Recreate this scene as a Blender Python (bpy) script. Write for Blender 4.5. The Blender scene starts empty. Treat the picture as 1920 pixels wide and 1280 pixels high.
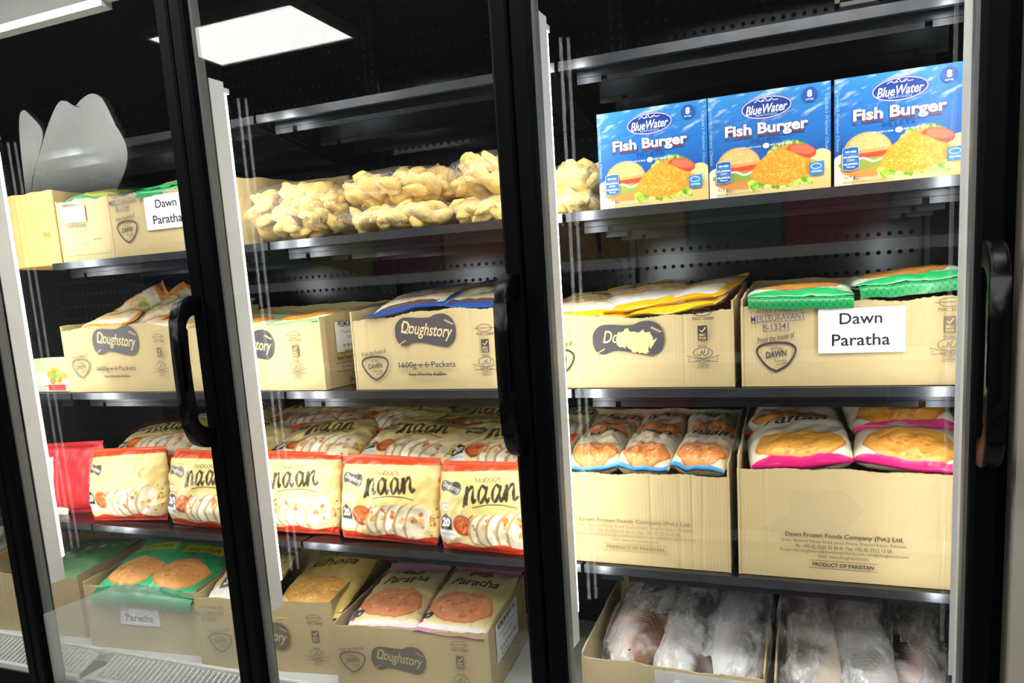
import bpy, bmesh, math, random
import numpy as np
from mathutils import Vector, Matrix, Euler, geometry

rnd = random.Random(7)
scene = bpy.context.scene
COL = scene.collection

# ------------------------------------------------------------------ camera
RX = ((0.9370335126969374, 0.34439993417992226, -0.05793860042907106),
      (-0.00449881073043985, -0.15398223792143995, -0.9880633740336255),
      (-0.349210476338878, 0.9261091489352332, -0.14273712717300885))
cam = bpy.data.cameras.new('camera')
cam.sensor_width = 36.0
cam.lens = 36.0 * 1341.13 / 1920.0
cam.shift_x = -(1019.97 - 960) / 1920.0
cam.shift_y = (740.73 - 640) / 1920.0
cam.clip_start = 0.02
cam_ob = bpy.data.objects.new('camera', cam)
COL.objects.link(cam_ob)
r, d, f = RX
cam_ob.matrix_world = Matrix(((r[0], -d[0], -f[0], 1.2387), (r[1], -d[1], -f[1], -1.4430),
                              (r[2], -d[2], -f[2], 1.4784), (0, 0, 0, 1)))
scene.camera = cam_ob

# ------------------------------------------------------------------ world, exposure
w = bpy.data.worlds.new('world')
scene.world = w
w.use_nodes = True
w.node_tree.nodes['Background'].inputs[0].default_value = (0.9, 0.95, 1, 1)
w.node_tree.nodes['Background'].inputs[1].default_value = 0.03
scene.view_settings.view_transform = 'Standard'
scene.view_settings.look = 'None'
scene.view_settings.exposure = 0.0
scene.view_settings.gamma = 1.0
scene.view_settings.use_curve_mapping = False
scene.cycles.transparent_max_bounces = 16
scene.cycles.max_bounces = 6
scene.cycles.adaptive_threshold = 0.03
scene.cycles.diffuse_bounces = 3
scene.cycles.glossy_bounces = 3
LED = 33.0        # radiance of the freezer's light strips
PANEL = 18.5       # radiance of the mirrored ceiling panel and the added fill panels

P = 0.762                       # bay pitch
XM = [-1.540, -0.778, -0.016, 0.746, 1.508]      # mullion centres
ZS = {'A': 1.9145, 'B': 1.6182, 'C': 1.25, 'D': 0.8569}
LIP = 0.0185
DECK = 0.470
YB = 0.545                      # back panel


# ------------------------------------------------------------------ materials
def lin(c):
    if isinstance(c, str):
        c = c.lstrip('#')
        c = tuple(int(c[i:i + 2], 16) / 255 for i in (0, 2, 4))
    elif max(c) > 1.0:
        c = tuple(v / 255 for v in c)
    return tuple(v / 12.92 if v <= 0.04045 else ((v + 0.055) / 1.055) ** 2.4 for v in c)


MATS = {}


def mat(name, col=(0.5, 0.5, 0.5), rough=0.5, metal=0.0, spec=0.5, coat=0.0, noise=None, bump=None):
    if name in MATS:
        return MATS[name]
    m = bpy.data.materials.new(name)
    m.use_nodes = True
    nt = m.node_tree
    b = nt.nodes['Principled BSDF']
    b.inputs['Base Color'].default_value = (*col, 1)
    b.inputs['Roughness'].default_value = rough
    b.inputs['Metallic'].default_value = metal
    b.inputs['Specular IOR Level'].default_value = spec
    b.inputs['Coat Weight'].default_value = coat
    if noise or bump:
        tc = nt.nodes.new('ShaderNodeTexCoord')
    if noise:                                     # (scale, amount, xyz stretch)
        mp = nt.nodes.new('ShaderNodeMapping')
        mp.inputs['Scale'].default_value = noise[2]
        nz = nt.nodes.new('ShaderNodeTexNoise')
        nz.inputs['Scale'].default_value = noise[0]
        nz.inputs['Detail'].default_value = 5
        mx = nt.nodes.new('ShaderNodeMix')
        mx.data_type = 'RGBA'
        mx.inputs['A'].default_value = (*[c * (1 - noise[1]) for c in col], 1)
        mx.inputs['B'].default_value = (*[min(1, c * (1 + noise[1])) for c in col], 1)
        nt.links.new(tc.outputs['Object'], mp.inputs['Vector'])
        nt.links.new(mp.outputs[0], nz.inputs['Vector'])
        nt.links.new(nz.outputs['Fac'], mx.inputs['Factor'])
        nt.links.new(mx.outputs['Result'], b.inputs['Base Color'])
    if bump:                                      # (scale, strength, distance)
        nb = nt.nodes.new('ShaderNodeTexNoise')
        nb.inputs['Scale'].default_value = bump[0]
        nb.inputs['Detail'].default_value = 4
        bp = nt.nodes.new('ShaderNodeBump')
        bp.inputs['Strength'].default_value = bump[1]
        bp.inputs['Distance'].default_value = bump[2]
        nt.links.new(tc.outputs['Object'], nb.inputs['Vector'])
        nt.links.new(nb.outputs['Fac'], bp.inputs['Height'])
        nt.links.new(bp.outputs[0], b.inputs['Normal'])
    MATS[name] = m
    return m


def emit(name, col, strength):
    m = bpy.data.materials.new(name)
    m.use_nodes = True
    nt = m.node_tree
    nt.nodes.clear()
    o = nt.nodes.new('ShaderNodeOutputMaterial')
    e = nt.nodes.new('ShaderNodeEmission')
    e.inputs[0].default_value = (*col, 1)
    e.inputs[1].default_value = strength
    nt.links.new(e.outputs[0], o.inputs[0])
    MATS[name] = m
    return m


def vcol(name, rough, spec=0.5, coat=0.0, bump=None):
    m = mat(name, rough=rough, spec=spec, coat=coat, bump=bump)
    nt = m.node_tree
    a = nt.nodes.new('ShaderNodeVertexColor')
    a.layer_name = 'Col'
    nt.links.new(a.outputs['Color'], nt.nodes['Principled BSDF'].inputs['Base Color'])
    return m


def clear(name, base, gloss_rough, fres, veil=0.0, bump=None, tint=(1, 1, 1), veil_col=(0.9, 0.92, 0.95)):
    """thin transparent sheet: see-through + Fresnel gloss + a little milky scatter"""
    m = bpy.data.materials.new(name)
    m.use_nodes = True
    nt = m.node_tree
    nt.nodes.clear()
    o = nt.nodes.new('ShaderNodeOutputMaterial')
    t = nt.nodes.new('ShaderNodeBsdfTransparent')
    t.inputs[0].default_value = (*tint, 1)
    g = nt.nodes.new('ShaderNodeBsdfGlossy')
    g.inputs['Roughness'].default_value = gloss_rough
    lw = nt.nodes.new('ShaderNodeLayerWeight')        # thin sheet: same reflectance from both sides
    lw.inputs['Blend'].default_value = 0.5
    pw = nt.nodes.new('ShaderNodeMath')
    pw.operation = 'POWER'
    pw.inputs[1].default_value = 5.0
    nt.links.new(lw.outputs['Facing'], pw.inputs[0])
    fr = nt.nodes.new('ShaderNodeMath')
    fr.operation = 'MULTIPLY_ADD'
    fr.inputs[1].default_value = 0.96
    fr.inputs[2].default_value = 0.04
    nt.links.new(pw.outputs[0], fr.inputs[0])
    mu = nt.nodes.new('ShaderNodeMath')
    mu.operation = 'MULTIPLY_ADD'
    mu.inputs[1].default_value = fres
    mu.inputs[2].default_value = base
    mu.use_clamp = True
    nt.links.new(fr.outputs[0], mu.inputs[0])
    dif = nt.nodes.new('ShaderNodeBsdfDiffuse')
    dif.inputs[0].default_value = (*veil_col, 1)
    mv = nt.nodes.new('ShaderNodeMixShader')
    mv.inputs[0].default_value = veil
    nt.links.new(t.outputs[0], mv.inputs[1])
    nt.links.new(dif.outputs[0], mv.inputs[2])
    mx = nt.nodes.new('ShaderNodeMixShader')
    nt.links.new(mu.outputs[0], mx.inputs[0])
    nt.links.new(mv.outputs[0], mx.inputs[1])
    nt.links.new(g.outputs[0], mx.inputs[2])
    if bump:
        tc = nt.nodes.new('ShaderNodeTexCoord')
        nz = nt.nodes.new('ShaderNodeTexNoise')
        nz.inputs['Scale'].default_value = bump[0]
        nz.inputs['Detail'].default_value = 3
        nz.inputs['Distortion'].default_value = 1.2
        bp = nt.nodes.new('ShaderNodeBump')
        bp.inputs['Strength'].default_value = bump[1]
        bp.inputs['Distance'].default_value = bump[2]
        nt.links.new(tc.outputs['Object'], nz.inputs['Vector'])
        nt.links.new(nz.outputs['Fac'], bp.inputs['Height'])
        nt.links.new(bp.outputs[0], g.inputs['Normal'])
    nt.links.new(mx.outputs[0], o.inputs[0])
    MATS[name] = m
    return m


BLACK = mat('black_frame', (0.0016, 0.0018, 0.0022), 0.5, spec=0.03)
HANDLE = mat('black_handle', (0.0012, 0.0012, 0.0016), 0.32, spec=0.1)
SHELFM = mat('dark_shelf_metal', (0.035, 0.04, 0.046), 0.26, metal=0.85, noise=(30, 0.25, (1, 1, 1)))
LIPM = mat('shelf_lip_metal', (0.10, 0.11, 0.125), 0.24, metal=0.85, noise=(25, 0.3, (1, 1, 1)))
INNER = mat('black_inner_wall', (0.01, 0.011, 0.013), 0.3, metal=0.3, spec=0.5)
GREY = mat('grey_light_housing', (0.56, 0.57, 0.56), 0.5)
WALLG = mat('grey_end_panel', lin('#8d877c'), 0.6, noise=(8, 0.08, (1, 1, 1)))
GRILL = mat('white_grille_paint', (0.62, 0.64, 0.63), 0.4)
SILL = mat('sill_paint', (0.5, 0.52, 0.51), 0.45, noise=(14, 0.12, (1, 1, 1)))
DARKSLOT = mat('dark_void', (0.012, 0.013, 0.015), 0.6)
LENS = emit('lit_led_lens', (1.0, 0.985, 0.94), LED)
PAN = emit('lit_ceiling_panel', (1.0, 0.99, 0.95), PANEL)
GLASS = clear('door_glass', 0.0, 0.0, 0.85, 0.001, tint=(0.993, 0.996, 0.994))
CLEARF = clear('clear_plastic_film', 0.04, 0.09, 0.6, 0.05, bump=(40, 1.0, 0.010))
GHOST = clear('ghost_reflection', 0.0, 0.4, 0.0, 0.03)
PRINT = vcol('printed_ink', 0.75, 0.2)
FILM = vcol('printed_film', 0.38, 0.45, coat=0.12, bump=(60, 0.35, 0.002))
GLOSSB = vcol('printed_glossy_board', 0.4, 0.4)
PAPER = mat('white_paper', lin('#e3e6ec'), 0.7, spec=0.2)


def cardboard(name, col, amt=0.07):
    m = mat(name, col, 0.82, spec=0.15, noise=(6, amt, (1, 1, 1)))
    nt = m.node_tree
    b = nt.nodes['Principled BSDF']
    tc = nt.nodes.new('ShaderNodeTexCoord')
    wv = nt.nodes.new('ShaderNodeTexWave')
    wv.inputs['Scale'].default_value = 42
    wv.inputs['Distortion'].default_value = 1.2
    wv.inputs['Detail'].default_value = 2
    bp = nt.nodes.new('ShaderNodeBump')
    bp.inputs['Strength'].default_value = 0.16
    bp.inputs['Distance'].default_value = 0.0012
    nt.links.new(tc.outputs['Object'], wv.inputs['Vector'])
    nt.links.new(wv.outputs['Fac'], bp.inputs['Height'])
    nt.links.new(bp.outputs[0], b.inputs['Normal'])
    return m


CARD = cardboard('cardboard', lin('#b8a67b'))
CARD2 = cardboard('cardboard_kraft', lin('#cda765'))
CARD3 = cardboard('cardboard_pale', lin('#c6b68c'))


# ------------------------------------------------------------------ mesh helpers
class MB:
    def __init__(s):
        s.v, s.f = [], []

    def add(s, vs, fs):
        n = len(s.v)
        s.v += [tuple(v) for v in vs]
        s.f += [tuple(i + n for i in q) for q in fs]
        return s

    def box(s, x0, x1, y0, y1, z0, z1):
        return s.add([(x0, y0, z0), (x1, y0, z0), (x1, y1, z0), (x0, y1, z0),
                      (x0, y0, z1), (x1, y0, z1), (x1, y1, z1), (x0, y1, z1)],
                     [(0, 3, 2, 1), (4, 5, 6, 7), (0, 1, 5, 4), (1, 2, 6, 5), (2, 3, 7, 6), (3, 0, 4, 7)])

    def prism(s, pts, axis, a0, a1):
        """closed outline pts in the two other axes, extruded along axis a0..a1"""
        n = len(pts)
        def mk(p, a):
            return (a, p[0], p[1]) if axis == 'x' else ((p[0], a, p[1]) if axis == 'y' else (p[0], p[1], a))
        vs = [mk(p, a0) for p in pts] + [mk(p, a1) for p in pts]
        return s.add(vs, [tuple(range(n))[::-1], tuple(range(n, 2 * n))] +
                     [(i, (i + 1) % n, n + (i + 1) % n, n + i) for i in range(n)])

    def tube(s, path, rx, rz=None, n=12, cap=True):
        """swept ellipse along path"""
        rz = rz or rx
        path = [Vector(p) for p in path]
        rings = []
        up0 = Vector((1, 0, 0))
        for i, p in enumerate(path):
            t = (path[min(i + 1, len(path) - 1)] - path[max(i - 1, 0)]).normalized()
            a = up0 - t * up0.dot(t)
            if a.length < 1e-4:
                a = Vector((0, 0, 1)) - t * t.z
            a.normalize()
            b = t.cross(a)
            rings.append([p + a * math.cos(k * 2 * math.pi / n) * rx + b * math.sin(k * 2 * math.pi / n) * rz for k in range(n)])
        vs = [v for r_ in rings for v in r_]
        fs = []
        for i in range(len(rings) - 1):
            for k in range(n):
                fs.append((i * n + k, i * n + (k + 1) % n, (i + 1) * n + (k + 1) % n, (i + 1) * n + k))
        if cap:
            fs.append(tuple(range(n))[::-1])
            fs.append(tuple((len(rings) - 1) * n + k for k in range(n)))
        return s.add(vs, fs)

    def mesh(s, name, smooth=False):
        me = bpy.data.meshes.new(name)
        me.from_pydata(s.v, [], s.f)
        if smooth:
            me.polygons.foreach_set('use_smooth', [True] * len(me.polygons))
        me.update()
        return me


def link(name, me, m=None, parent=None, loc=None, rot=None, kind=None, label=None):
    if isinstance(me, MB):
        me = me.mesh(name)
    o = bpy.data.objects.new(name, me)
    if m is not None and me is not None and not me.materials:
        me.materials.append(m)
    COL.objects.link(o)
    if parent is not None:
        o.parent = parent
    if loc is not None:
        o.location = loc
    if rot is not None:
        o.rotation_euler = rot
    if kind:
        o['kind'] = kind
    if label:
        o['label'] = label
    return o


def bevel(me, w_, seg=2):
    bm = bmesh.new()
    bm.from_mesh(me)
    bmesh.ops.bevel(bm, geom=list(bm.edges), offset=w_, segments=seg, affect='EDGES', profile=0.5)
    bm.to_mesh(me)
    bm.free()
    return me


def thing(name, label, cat, loc=(0, 0, 0), rot=(0, 0, 0), group=None):
    o = bpy.data.objects.new(name, None)
    o.empty_display_size = 0.05
    COL.objects.link(o)
    o.location = loc
    o.rotation_euler = rot
    tag(o, label, cat, group)
    return o


def tag(o, label, cat, group=None):
    o['label'] = label
    o['category'] = cat
    if group:
        o['group'] = group
    return o


# ------------------------------------------------------------------ flat print: lists of (triangles, colour)
_tc = {}


def text_tris(s, bold=0.0, shear=0.0):
    k = (s, bold, shear)
    if k not in _tc:
        c = bpy.data.curves.new('t', 'FONT')
        c.body = s
        c.align_x = 'LEFT'
        c.offset = bold
        c.shear = shear
        c.resolution_u = 3
        o = bpy.data.objects.new('t', c)
        me = bpy.data.meshes.new_from_object(o)
        me.calc_loop_triangles()
        co = np.array([v.co[:2] for v in me.vertices], float).reshape(-1, 2)
        ti = np.array([t.vertices for t in me.loop_triangles], int).reshape(-1, 3)
        bpy.data.objects.remove(o)
        bpy.data.curves.remove(c)
        bpy.data.meshes.remove(me)
        _tc[k] = co[ti]
    return _tc[k]


def text(s, cx, cy, width=None, h=None, bold=0.0, shear=0.0, rot=0.0, col='#2b2a2c'):
    t = text_tris(s, bold, shear).copy()
    lo, hi = t.reshape(-1, 2).min(0), t.reshape(-1, 2).max(0)
    sx = width / (hi[0] - lo[0]) if width else None
    sy = h / (hi[1] - lo[1]) if h else None
    sx = sx or sy
    sy = sy or sx
    t = (t - (lo + hi) / 2) * np.array([sx, sy])
    if rot:
        c_, s_ = math.cos(rot), math.sin(rot)
        t = t @ np.array([[c_, s_], [-s_, c_]])
    return (t + np.array([cx, cy]), lin(col))


def poly(pts, col):
    vs = [Vector((p[0], p[1], 0)) for p in pts]
    ti = geometry.tessellate_polygon([vs])
    a = np.array([[pts[i] for i in t] for t in ti], float)
    return (a.reshape(-1, 3, 2), lin(col))


def ellp(cx, cy, rx, ry, rot=0.0, n=28, a0=0, a1=2 * math.pi):
    out = []
    for i in range(n):
        a = a0 + (a1 - a0) * i / (n if a1 - a0 > 6.28 else n - 1)
        x, y = rx * math.cos(a), ry * math.sin(a)
        out.append((cx + x * math.cos(rot) - y * math.sin(rot), cy + x * math.sin(rot) + y * math.cos(rot)))
    return out


def ell(cx, cy, rx, ry, col, rot=0.0, n=28):
    return poly(ellp(cx, cy, rx, ry, rot, n), col)


def stroke(pts, width, col, closed=False):
    p = np.array(pts, float)
    if closed:
        p = np.vstack([p, p[:1]])
    d_ = np.gradient(p, axis=0)
    if closed:
        d_[0] = d_[-1] = (p[1] - p[-2])
    d_ /= (np.linalg.norm(d_, axis=1)[:, None] + 1e-12)
    n_ = np.stack([-d_[:, 1], d_[:, 0]], 1)
    wv = np.full(len(p), width) if np.isscalar(width) else np.array(width)
    a, b = p + n_ * wv[:, None] / 2, p - n_ * wv[:, None] / 2
    T = []
    for i in range(len(p) - 1):
        T += [(a[i], b[i], b[i + 1]), (a[i], b[i + 1], a[i + 1])]
    return (np.array(T), lin(col))


def rect(x0, y0, x1, y1, col):
    return poly([(x0, y0), (x1, y0), (x1, y1), (x0, y1)], col)


def xf(ops, dx=0, dy=0, s=1.0, rot=0.0):
    c_, s_ = math.cos(rot), math.sin(rot)
    R_ = np.array([[c_, s_], [-s_, c_]])
    return [((t * s) @ R_ + np.array([dx, dy]), c) for t, c in ops]


def spline(pts, n=8):
    p = [np.array(q, float) for q in pts]
    p = [2 * p[0] - p[1]] + p + [2 * p[-1] - p[-2]]
    out = []
    for i in range(1, len(p) - 2):
        for k in range(n):
            t = k / n
            out.append(0.5 * ((2 * p[i]) + (-p[i - 1] + p[i + 1]) * t + (2 * p[i - 1] - 5 * p[i] + 4 * p[i + 1] - p[i + 2]) * t * t +
                              (-p[i - 1] + 3 * p[i] - 3 * p[i + 1] + p[i + 2]) * t ** 3))
    out.append(p[-2])
    return out


def ink(name, ops, frame, parent, m=None, eps=0.00012, base=0.0004):
    """one mesh of layered flat ink on a face. frame: (origin, right, up, normal)"""
    o_, ux, uy, un = [np.array(a, float) for a in frame]
    V, Fc, C = [], [], []
    n = 0
    for i, (t, c) in enumerate(ops):
        q = t.reshape(-1, 2)
        V.append(o_ + q[:, :1] * ux + q[:, 1:] * uy + un * (base + eps * i))
        # make all triangles face outwards
        tt = t
        a = (tt[:, 1, 0] - tt[:, 0, 0]) * (tt[:, 2, 1] - tt[:, 0, 1]) - (tt[:, 1, 1] - tt[:, 0, 1]) * (tt[:, 2, 0] - tt[:, 0, 0])
        ix = np.arange(len(q)).reshape(-1, 3) + n
        ix[a < 0] = ix[a < 0][:, ::-1]
        Fc.append(ix)
        C.append(np.repeat(np.array([[*c, 1.0]]), len(q), 0))
        n += len(q)
    V, Fc, C = np.vstack(V), np.vstack(Fc), np.vstack(C)
    me = bpy.data.meshes.new(name)
    me.from_pydata(V.tolist(), [], Fc.tolist())
    ca = me.color_attributes.new('Col', 'FLOAT_COLOR', 'POINT')
    ca.data.foreach_set('color', C.ravel())
    return link(name, me, m or PRINT, parent)


def raster(ops, X, Y_, base, cell):
    """paint ops over an array of points (anti-aliased 2x2); base: (...,3) colours"""
    img = base.reshape(-1, 3).copy()
    px, py = X.ravel(), Y_.ravel()
    offs = [(-.25, -.25), (.25, -.25), (-.25, .25), (.25, .25)]
    for t, c in ops:
        lo, hi = t.reshape(-1, 2).min(0) - cell, t.reshape(-1, 2).max(0) + cell
        sel = np.where((px >= lo[0]) & (px <= hi[0]) & (py >= lo[1]) & (py <= hi[1]))[0]
        if not len(sel):
            continue
        cov = np.zeros(len(sel))
        for ox, oy in offs:
            x, y = px[sel] + ox * cell, py[sel] + oy * cell
            ins = np.zeros(len(sel), bool)
            for (a, b, e) in t:
                m0 = (x >= min(a[0], b[0], e[0])) & (x <= max(a[0], b[0], e[0])) & (y >= min(a[1], b[1], e[1])) & (y <= max(a[1], b[1], e[1]))
                if not m0.any():
                    continue
                j = np.where(m0)[0]
                d1 = (x[j] - b[0]) * (a[1] - b[1]) - (a[0] - b[0]) * (y[j] - b[1])
                d2 = (x[j] - e[0]) * (b[1] - e[1]) - (b[0] - e[0]) * (y[j] - e[1])
                d3 = (x[j] - a[0]) * (e[1] - a[1]) - (e[0] - a[0]) * (y[j] - a[1])
                ins[j] |= ~(((d1 < 0) | (d2 < 0) | (d3 < 0)) & ((d1 > 0) | (d2 > 0) | (d3 > 0)))
            cov += ins / 4
        img[sel] = img[sel] * (1 - cov[:, None]) + np.array(c) * cov[:, None]
    return img.reshape(base.shape)


def vnoise(x, y, seed=0, oct_=3):
    """cheap smooth noise from sines, about -1..1"""
    g = np.random.RandomState(seed)
    s = np.zeros_like(np.asarray(x, float))
    a = 1.0
    tot = 0
    for o_ in range(oct_):
        for k in range(3):
            th, ph = g.rand() * 6.28, g.rand() * 6.28
            fr = (2 ** o_) * (0.7 + 0.6 * g.rand())
            s = s + a * np.sin(6.28 * fr * (x * math.cos(th) + y * math.sin(th)) + ph + 1.3 * np.sin(6.28 * fr * (x * math.sin(th + 1) - y * math.cos(th)) * .6 + ph * 2))
            tot += a
        a *= 0.55
    return s / tot * 1.8


# ------------------------------------------------------------------ the shop (seen as reflections in the glass)
XR = 1.529


def struct(name, mb, m):
    o = link(name, mb, m)
    o['kind'] = 'structure'
    return o


FLOORM = mat('pale_floor_tile', lin('#d2cfc6'), 0.3, noise=(3, 0.08, (1, 1, 1)))
CEILM = mat('dark_ceiling', (0.07, 0.07, 0.072), 0.8)
SHOPW = mat('shop_wall', (0.6, 0.59, 0.56), 0.8)
struct('floor', MB().box(-5, 4, -5, 0.62, -0.15, -0.1), FLOORM)
struct('ceiling', MB().box(-5, 4, -5, 0.7, 2.78, 2.85), CEILM)
struct('wall_left', MB().box(-5.1, -5, -5, 0.7, -0.1, 2.8), SHOPW)
struct('wall_rear', MB().box(-5, 4, -5.1, -5, -0.1, 2.8), SHOPW)
struct('wall_right', MB().box(4, 4.1, -5, 0.7, -0.1, 2.8), SHOPW)
struct('wall_back', MB().box(-5, 4, 0.62, 0.7, -0.1, 2.8), SHOPW)
struct('trim_1', MB().box(XR, 2.4, -0.215, 0.6, -0.1, 2.78), WALLG)


def ceiling_light(x0, x1, y0, y1, label):
    t = thing('ceiling_light', label, 'light', ((x0 + x1) / 2, (y0 + y1) / 2, 2.78), group='shop ceiling lights')
    hx, hy = (x1 - x0) / 2, (y1 - y0) / 2
    fr = MB()
    for a in (-1, 1):
        fr.box(a * hx - .012, a * hx + .012, -hy - .012, hy + .012, -.045, 0)
        fr.box(-hx, hx, a * hy - .012, a * hy + .012, -.045, 0)
    link('light_frame', fr, GRILL, t)
    link('diffuser', MB().box(-hx + .012, hx - .012, -hy + .012, hy - .012, -.04, -.02), PAN, t)


ceiling_light(-1.63, -0.80, -2.07, -1.60, 'square ceiling light panel mirrored in the middle glass door')
ceiling_light(0.9, 2.1, -1.25, -0.65, 'added fill light panel, unseen above the right door')  # this and the next panels are added out of view as fill light
ceiling_light(0.55, 1.75, -2.22, -1.9, 'added fill light panel, unseen over the shop shelving')
ceiling_light(-0.6, 0.6, -1.05, -0.5, 'added fill light panel, unseen above the middle door')
ceiling_light(-2.2, -1.0, -0.95, -0.4, 'added fill light panel, unseen above the left door')


def gondola():
    g = thing('shop_shelving', 'dark shop shelving across the aisle mirrored in the glass', 'shelving', (0, -1.86, -0.1))
    D1 = mat('gondola_dark', (0.03, 0.03, 0.032), 0.6)
    RAIL = mat('price_rail', (0.5, 0.5, 0.5), 0.4)
    link('back_board', MB().box(-2.2, 2.3, -.5, -.47, 0, 2.05), D1, g)
    link('base', MB().box(-2.2, 2.3, -.47, 0, 0, .16), D1, g)
    for z in (.55, .93, 1.29, 1.69):
        s = link('shelf_board', MB().box(-2.2, 2.3, -.47, -.01, z - .03, z), D1, g)
        link('price_strip', MB().box(-2.2, 2.3, -.01, .004, z - .035, z + .008), RAIL, s)
    cols = ['#5a1626', '#7a1d2c', '#20402c', '#7d6a1c', '#1e2f52', '#8a4a1c', '#3a3a3c', '#6d6420', '#24504e', '#571a3c', '#8b6b2a', '#34241c']
    meshes = []
    for i, c in enumerate(cols):
        b = MB().box(-.055, .055, -.08, .08, 0, .2)
        b.prism([(-.05, .2), (.05, .2), (.04, .215), (-.04, .215)], 'y', -.06, .06)
        me = b.mesh('grocery_pack')
        me.materials.append(mat('grocery_%d' % i, lin(c), 0.5))
        meshes.append((me, c))
    NAMES = ['lowest', 'second lowest', 'middle', 'second highest', 'highest']
    names = {0: 'wine red', 1: 'red', 2: 'dark green', 3: 'olive yellow', 4: 'navy blue', 5: 'rust brown', 6: 'charcoal', 7: 'mustard', 8: 'teal', 9: 'plum', 10: 'tan', 11: 'dark brown'}
    for r_, z in enumerate((.16, .55, .93, 1.29, 1.69)):
        for i in range(12):
            k = (i * 5 + r_ * 7) % 12
            o = link('grocery_pack', meshes[k][0], None, None, (-2.0 + .37 * i, -1.98, -0.1 + z))
            o.scale = (3.2, 1, 0.85 + 0.5 * ((k * 37) % 10) / 10)
            tag(o, '%s grocery pack on the %s level of the shelving across the aisle' % (names[k], NAMES[r_]), 'package', 'grocery packs across the aisle')
gondola()

# ------------------------------------------------------------------ freezer cabinet
fz = thing('display_freezer', 'tall black display freezer with glass doors and lit shelves', 'freezer', (0, 0, 0))
X0, X1 = -2.0, 1.5285


def backpanel_mat():
    m = mat('perforated_black_panel', (0.036, 0.04, 0.045), 0.2, metal=0.85)
    nt = m.node_tree
    b = nt.nodes['Principled BSDF']
    tc = nt.nodes.new('ShaderNodeTexCoord')
    sx = nt.nodes.new('ShaderNodeSeparateXYZ')
    nt.links.new(tc.outputs['Object'], sx.inputs[0])

    def mth(op, a, b_=None, c=None):
        n = nt.nodes.new('ShaderNodeMath')
        n.operation = op
        for i, v in enumerate((a, b_, c)):
            if v is None:
                continue
            if isinstance(v, (int, float)):
                n.inputs[i].default_value = v
            else:
                nt.links.new(v, n.inputs[i])
        return n.outputs[0]
    dx = mth('PINGPONG', mth('ADD', sx.outputs['X'], 10.0), 0.0121)       # hole centres every 24 mm
    dz = mth('PINGPONG', mth('ADD', sx.outputs['Z'], 10.0), 0.0226)       # rows every 45 mm
    r2 = mth('SQRT', mth('ADD', mth('POWER', dx, 2.0), mth('POWER', dz, 2.0)))
    hole = mth('LESS_THAN', r2, 0.0052)
    mx = nt.nodes.new('ShaderNodeMix')
    mx.data_type = 'RGBA'
    mx.inputs['A'].default_value = (0.036, 0.04, 0.045, 1)
    mx.inputs['B'].default_value = (0.001, 0.001, 0.001, 1)
    nt.links.new(hole, mx.inputs['Factor'])
    nt.links.new(mx.outputs['Result'], b.inputs['Base Color'])
    hs = mth('MULTIPLY', mth('SUBTRACT', 1.0, hole), 0.85)
    nt.links.new(hs, b.inputs['Metallic'])
    rr = mth('MULTIPLY_ADD', hole, 0.6, 0.21)
    nt.links.new(rr, b.inputs['Roughness'])
    bp = nt.nodes.new('ShaderNodeBump')
    bp.inputs['Distance'].default_value = 0.003
    bp.inputs['Strength'].default_value = 0.6
    nt.links.new(mth('SUBTRACT', 1.0, mth('LESS_THAN', r2, 0.0068)), bp.inputs['Height'])
    nt.links.new(bp.outputs[0], b.inputs['Normal'])
    return m


PERF = backpanel_mat()
# back panels, one per bay, slightly cushioned so each takes its own highlight
for k in range(-2, 2 + 1):
    a, b_ = k * P + 0.035, min((k + 1) * P - 0.035, 1.49)
    if k == 2:
        continue
    n = 10
    mb = MB()
    vs = []
    for i in range(n + 1):
        x = a + (b_ - a) * i / n
        y = YB - 0.004 - 0.004 * math.sin(math.pi * i / n)
        vs += [(x, y, 0.40), (x, y, 2.36)]
    mb.add(vs, [(2 * i, 2 * i + 2, 2 * i + 3, 2 * i + 1) for i in range(n)])
    link('back_panel', mb.mesh('back_panel', True), PERF, fz)
link('back_wall', MB().box(X0, X1, YB, YB + .05, 0.2, 2.5), INNER, fz)
link('roof_panel', MB().box(X0, X1, -.15, YB, 2.40, 2.50), INNER, fz)
link('side_wall', MB().box(X1 - .02, X1, -.16, YB, 0.2, 2.4), INNER, fz)
link('side_wall', MB().box(X0, X0 + .02, -.16, YB, 0.2, 2.4), INNER, fz)
link('plinth', MB().box(X0, X1, -.19, YB, -0.1, 0.36), BLACK, fz)
link('top_fascia', MB().box(X0, XR, -.215, -.15, 2.36, 2.70), BLACK, fz)
link('deck_floor', MB().box(X0, X1, -.005, YB, .44, DECK), SILL, fz)
# sill behind the doors
sill = MB().prism([(-.16, .36), (-.16, .405), (-.105, .43), (-.005, .43), (-.005, .36)], 'x', X0, X1)
link('sill', sill, SILL, fz)
# grey bar with a paler lower edge along the top of the first bay
hb = link('top_grey_bar', MB().box(-1.5, -.25, -.158, -.135, 2.19, 2.30), mat('header_grey', (0.13, 0.127, 0.12), .6), fz)
link('top_bar_edge', MB().box(-1.5, -.25, -.162, -.135, 2.172, 2.19), SILL, hb)
link('hinge_bracket', MB().box(-.25, -.20, -.162, -.14, 2.185, 2.2), GREY, hb)
link('lamp_bracket', MB().box(1.29, 1.37, .29, .31, 2.034, 2.042).box(1.29, 1.30, .29, .31, 2.034, 2.08), GREY, fz)
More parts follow.
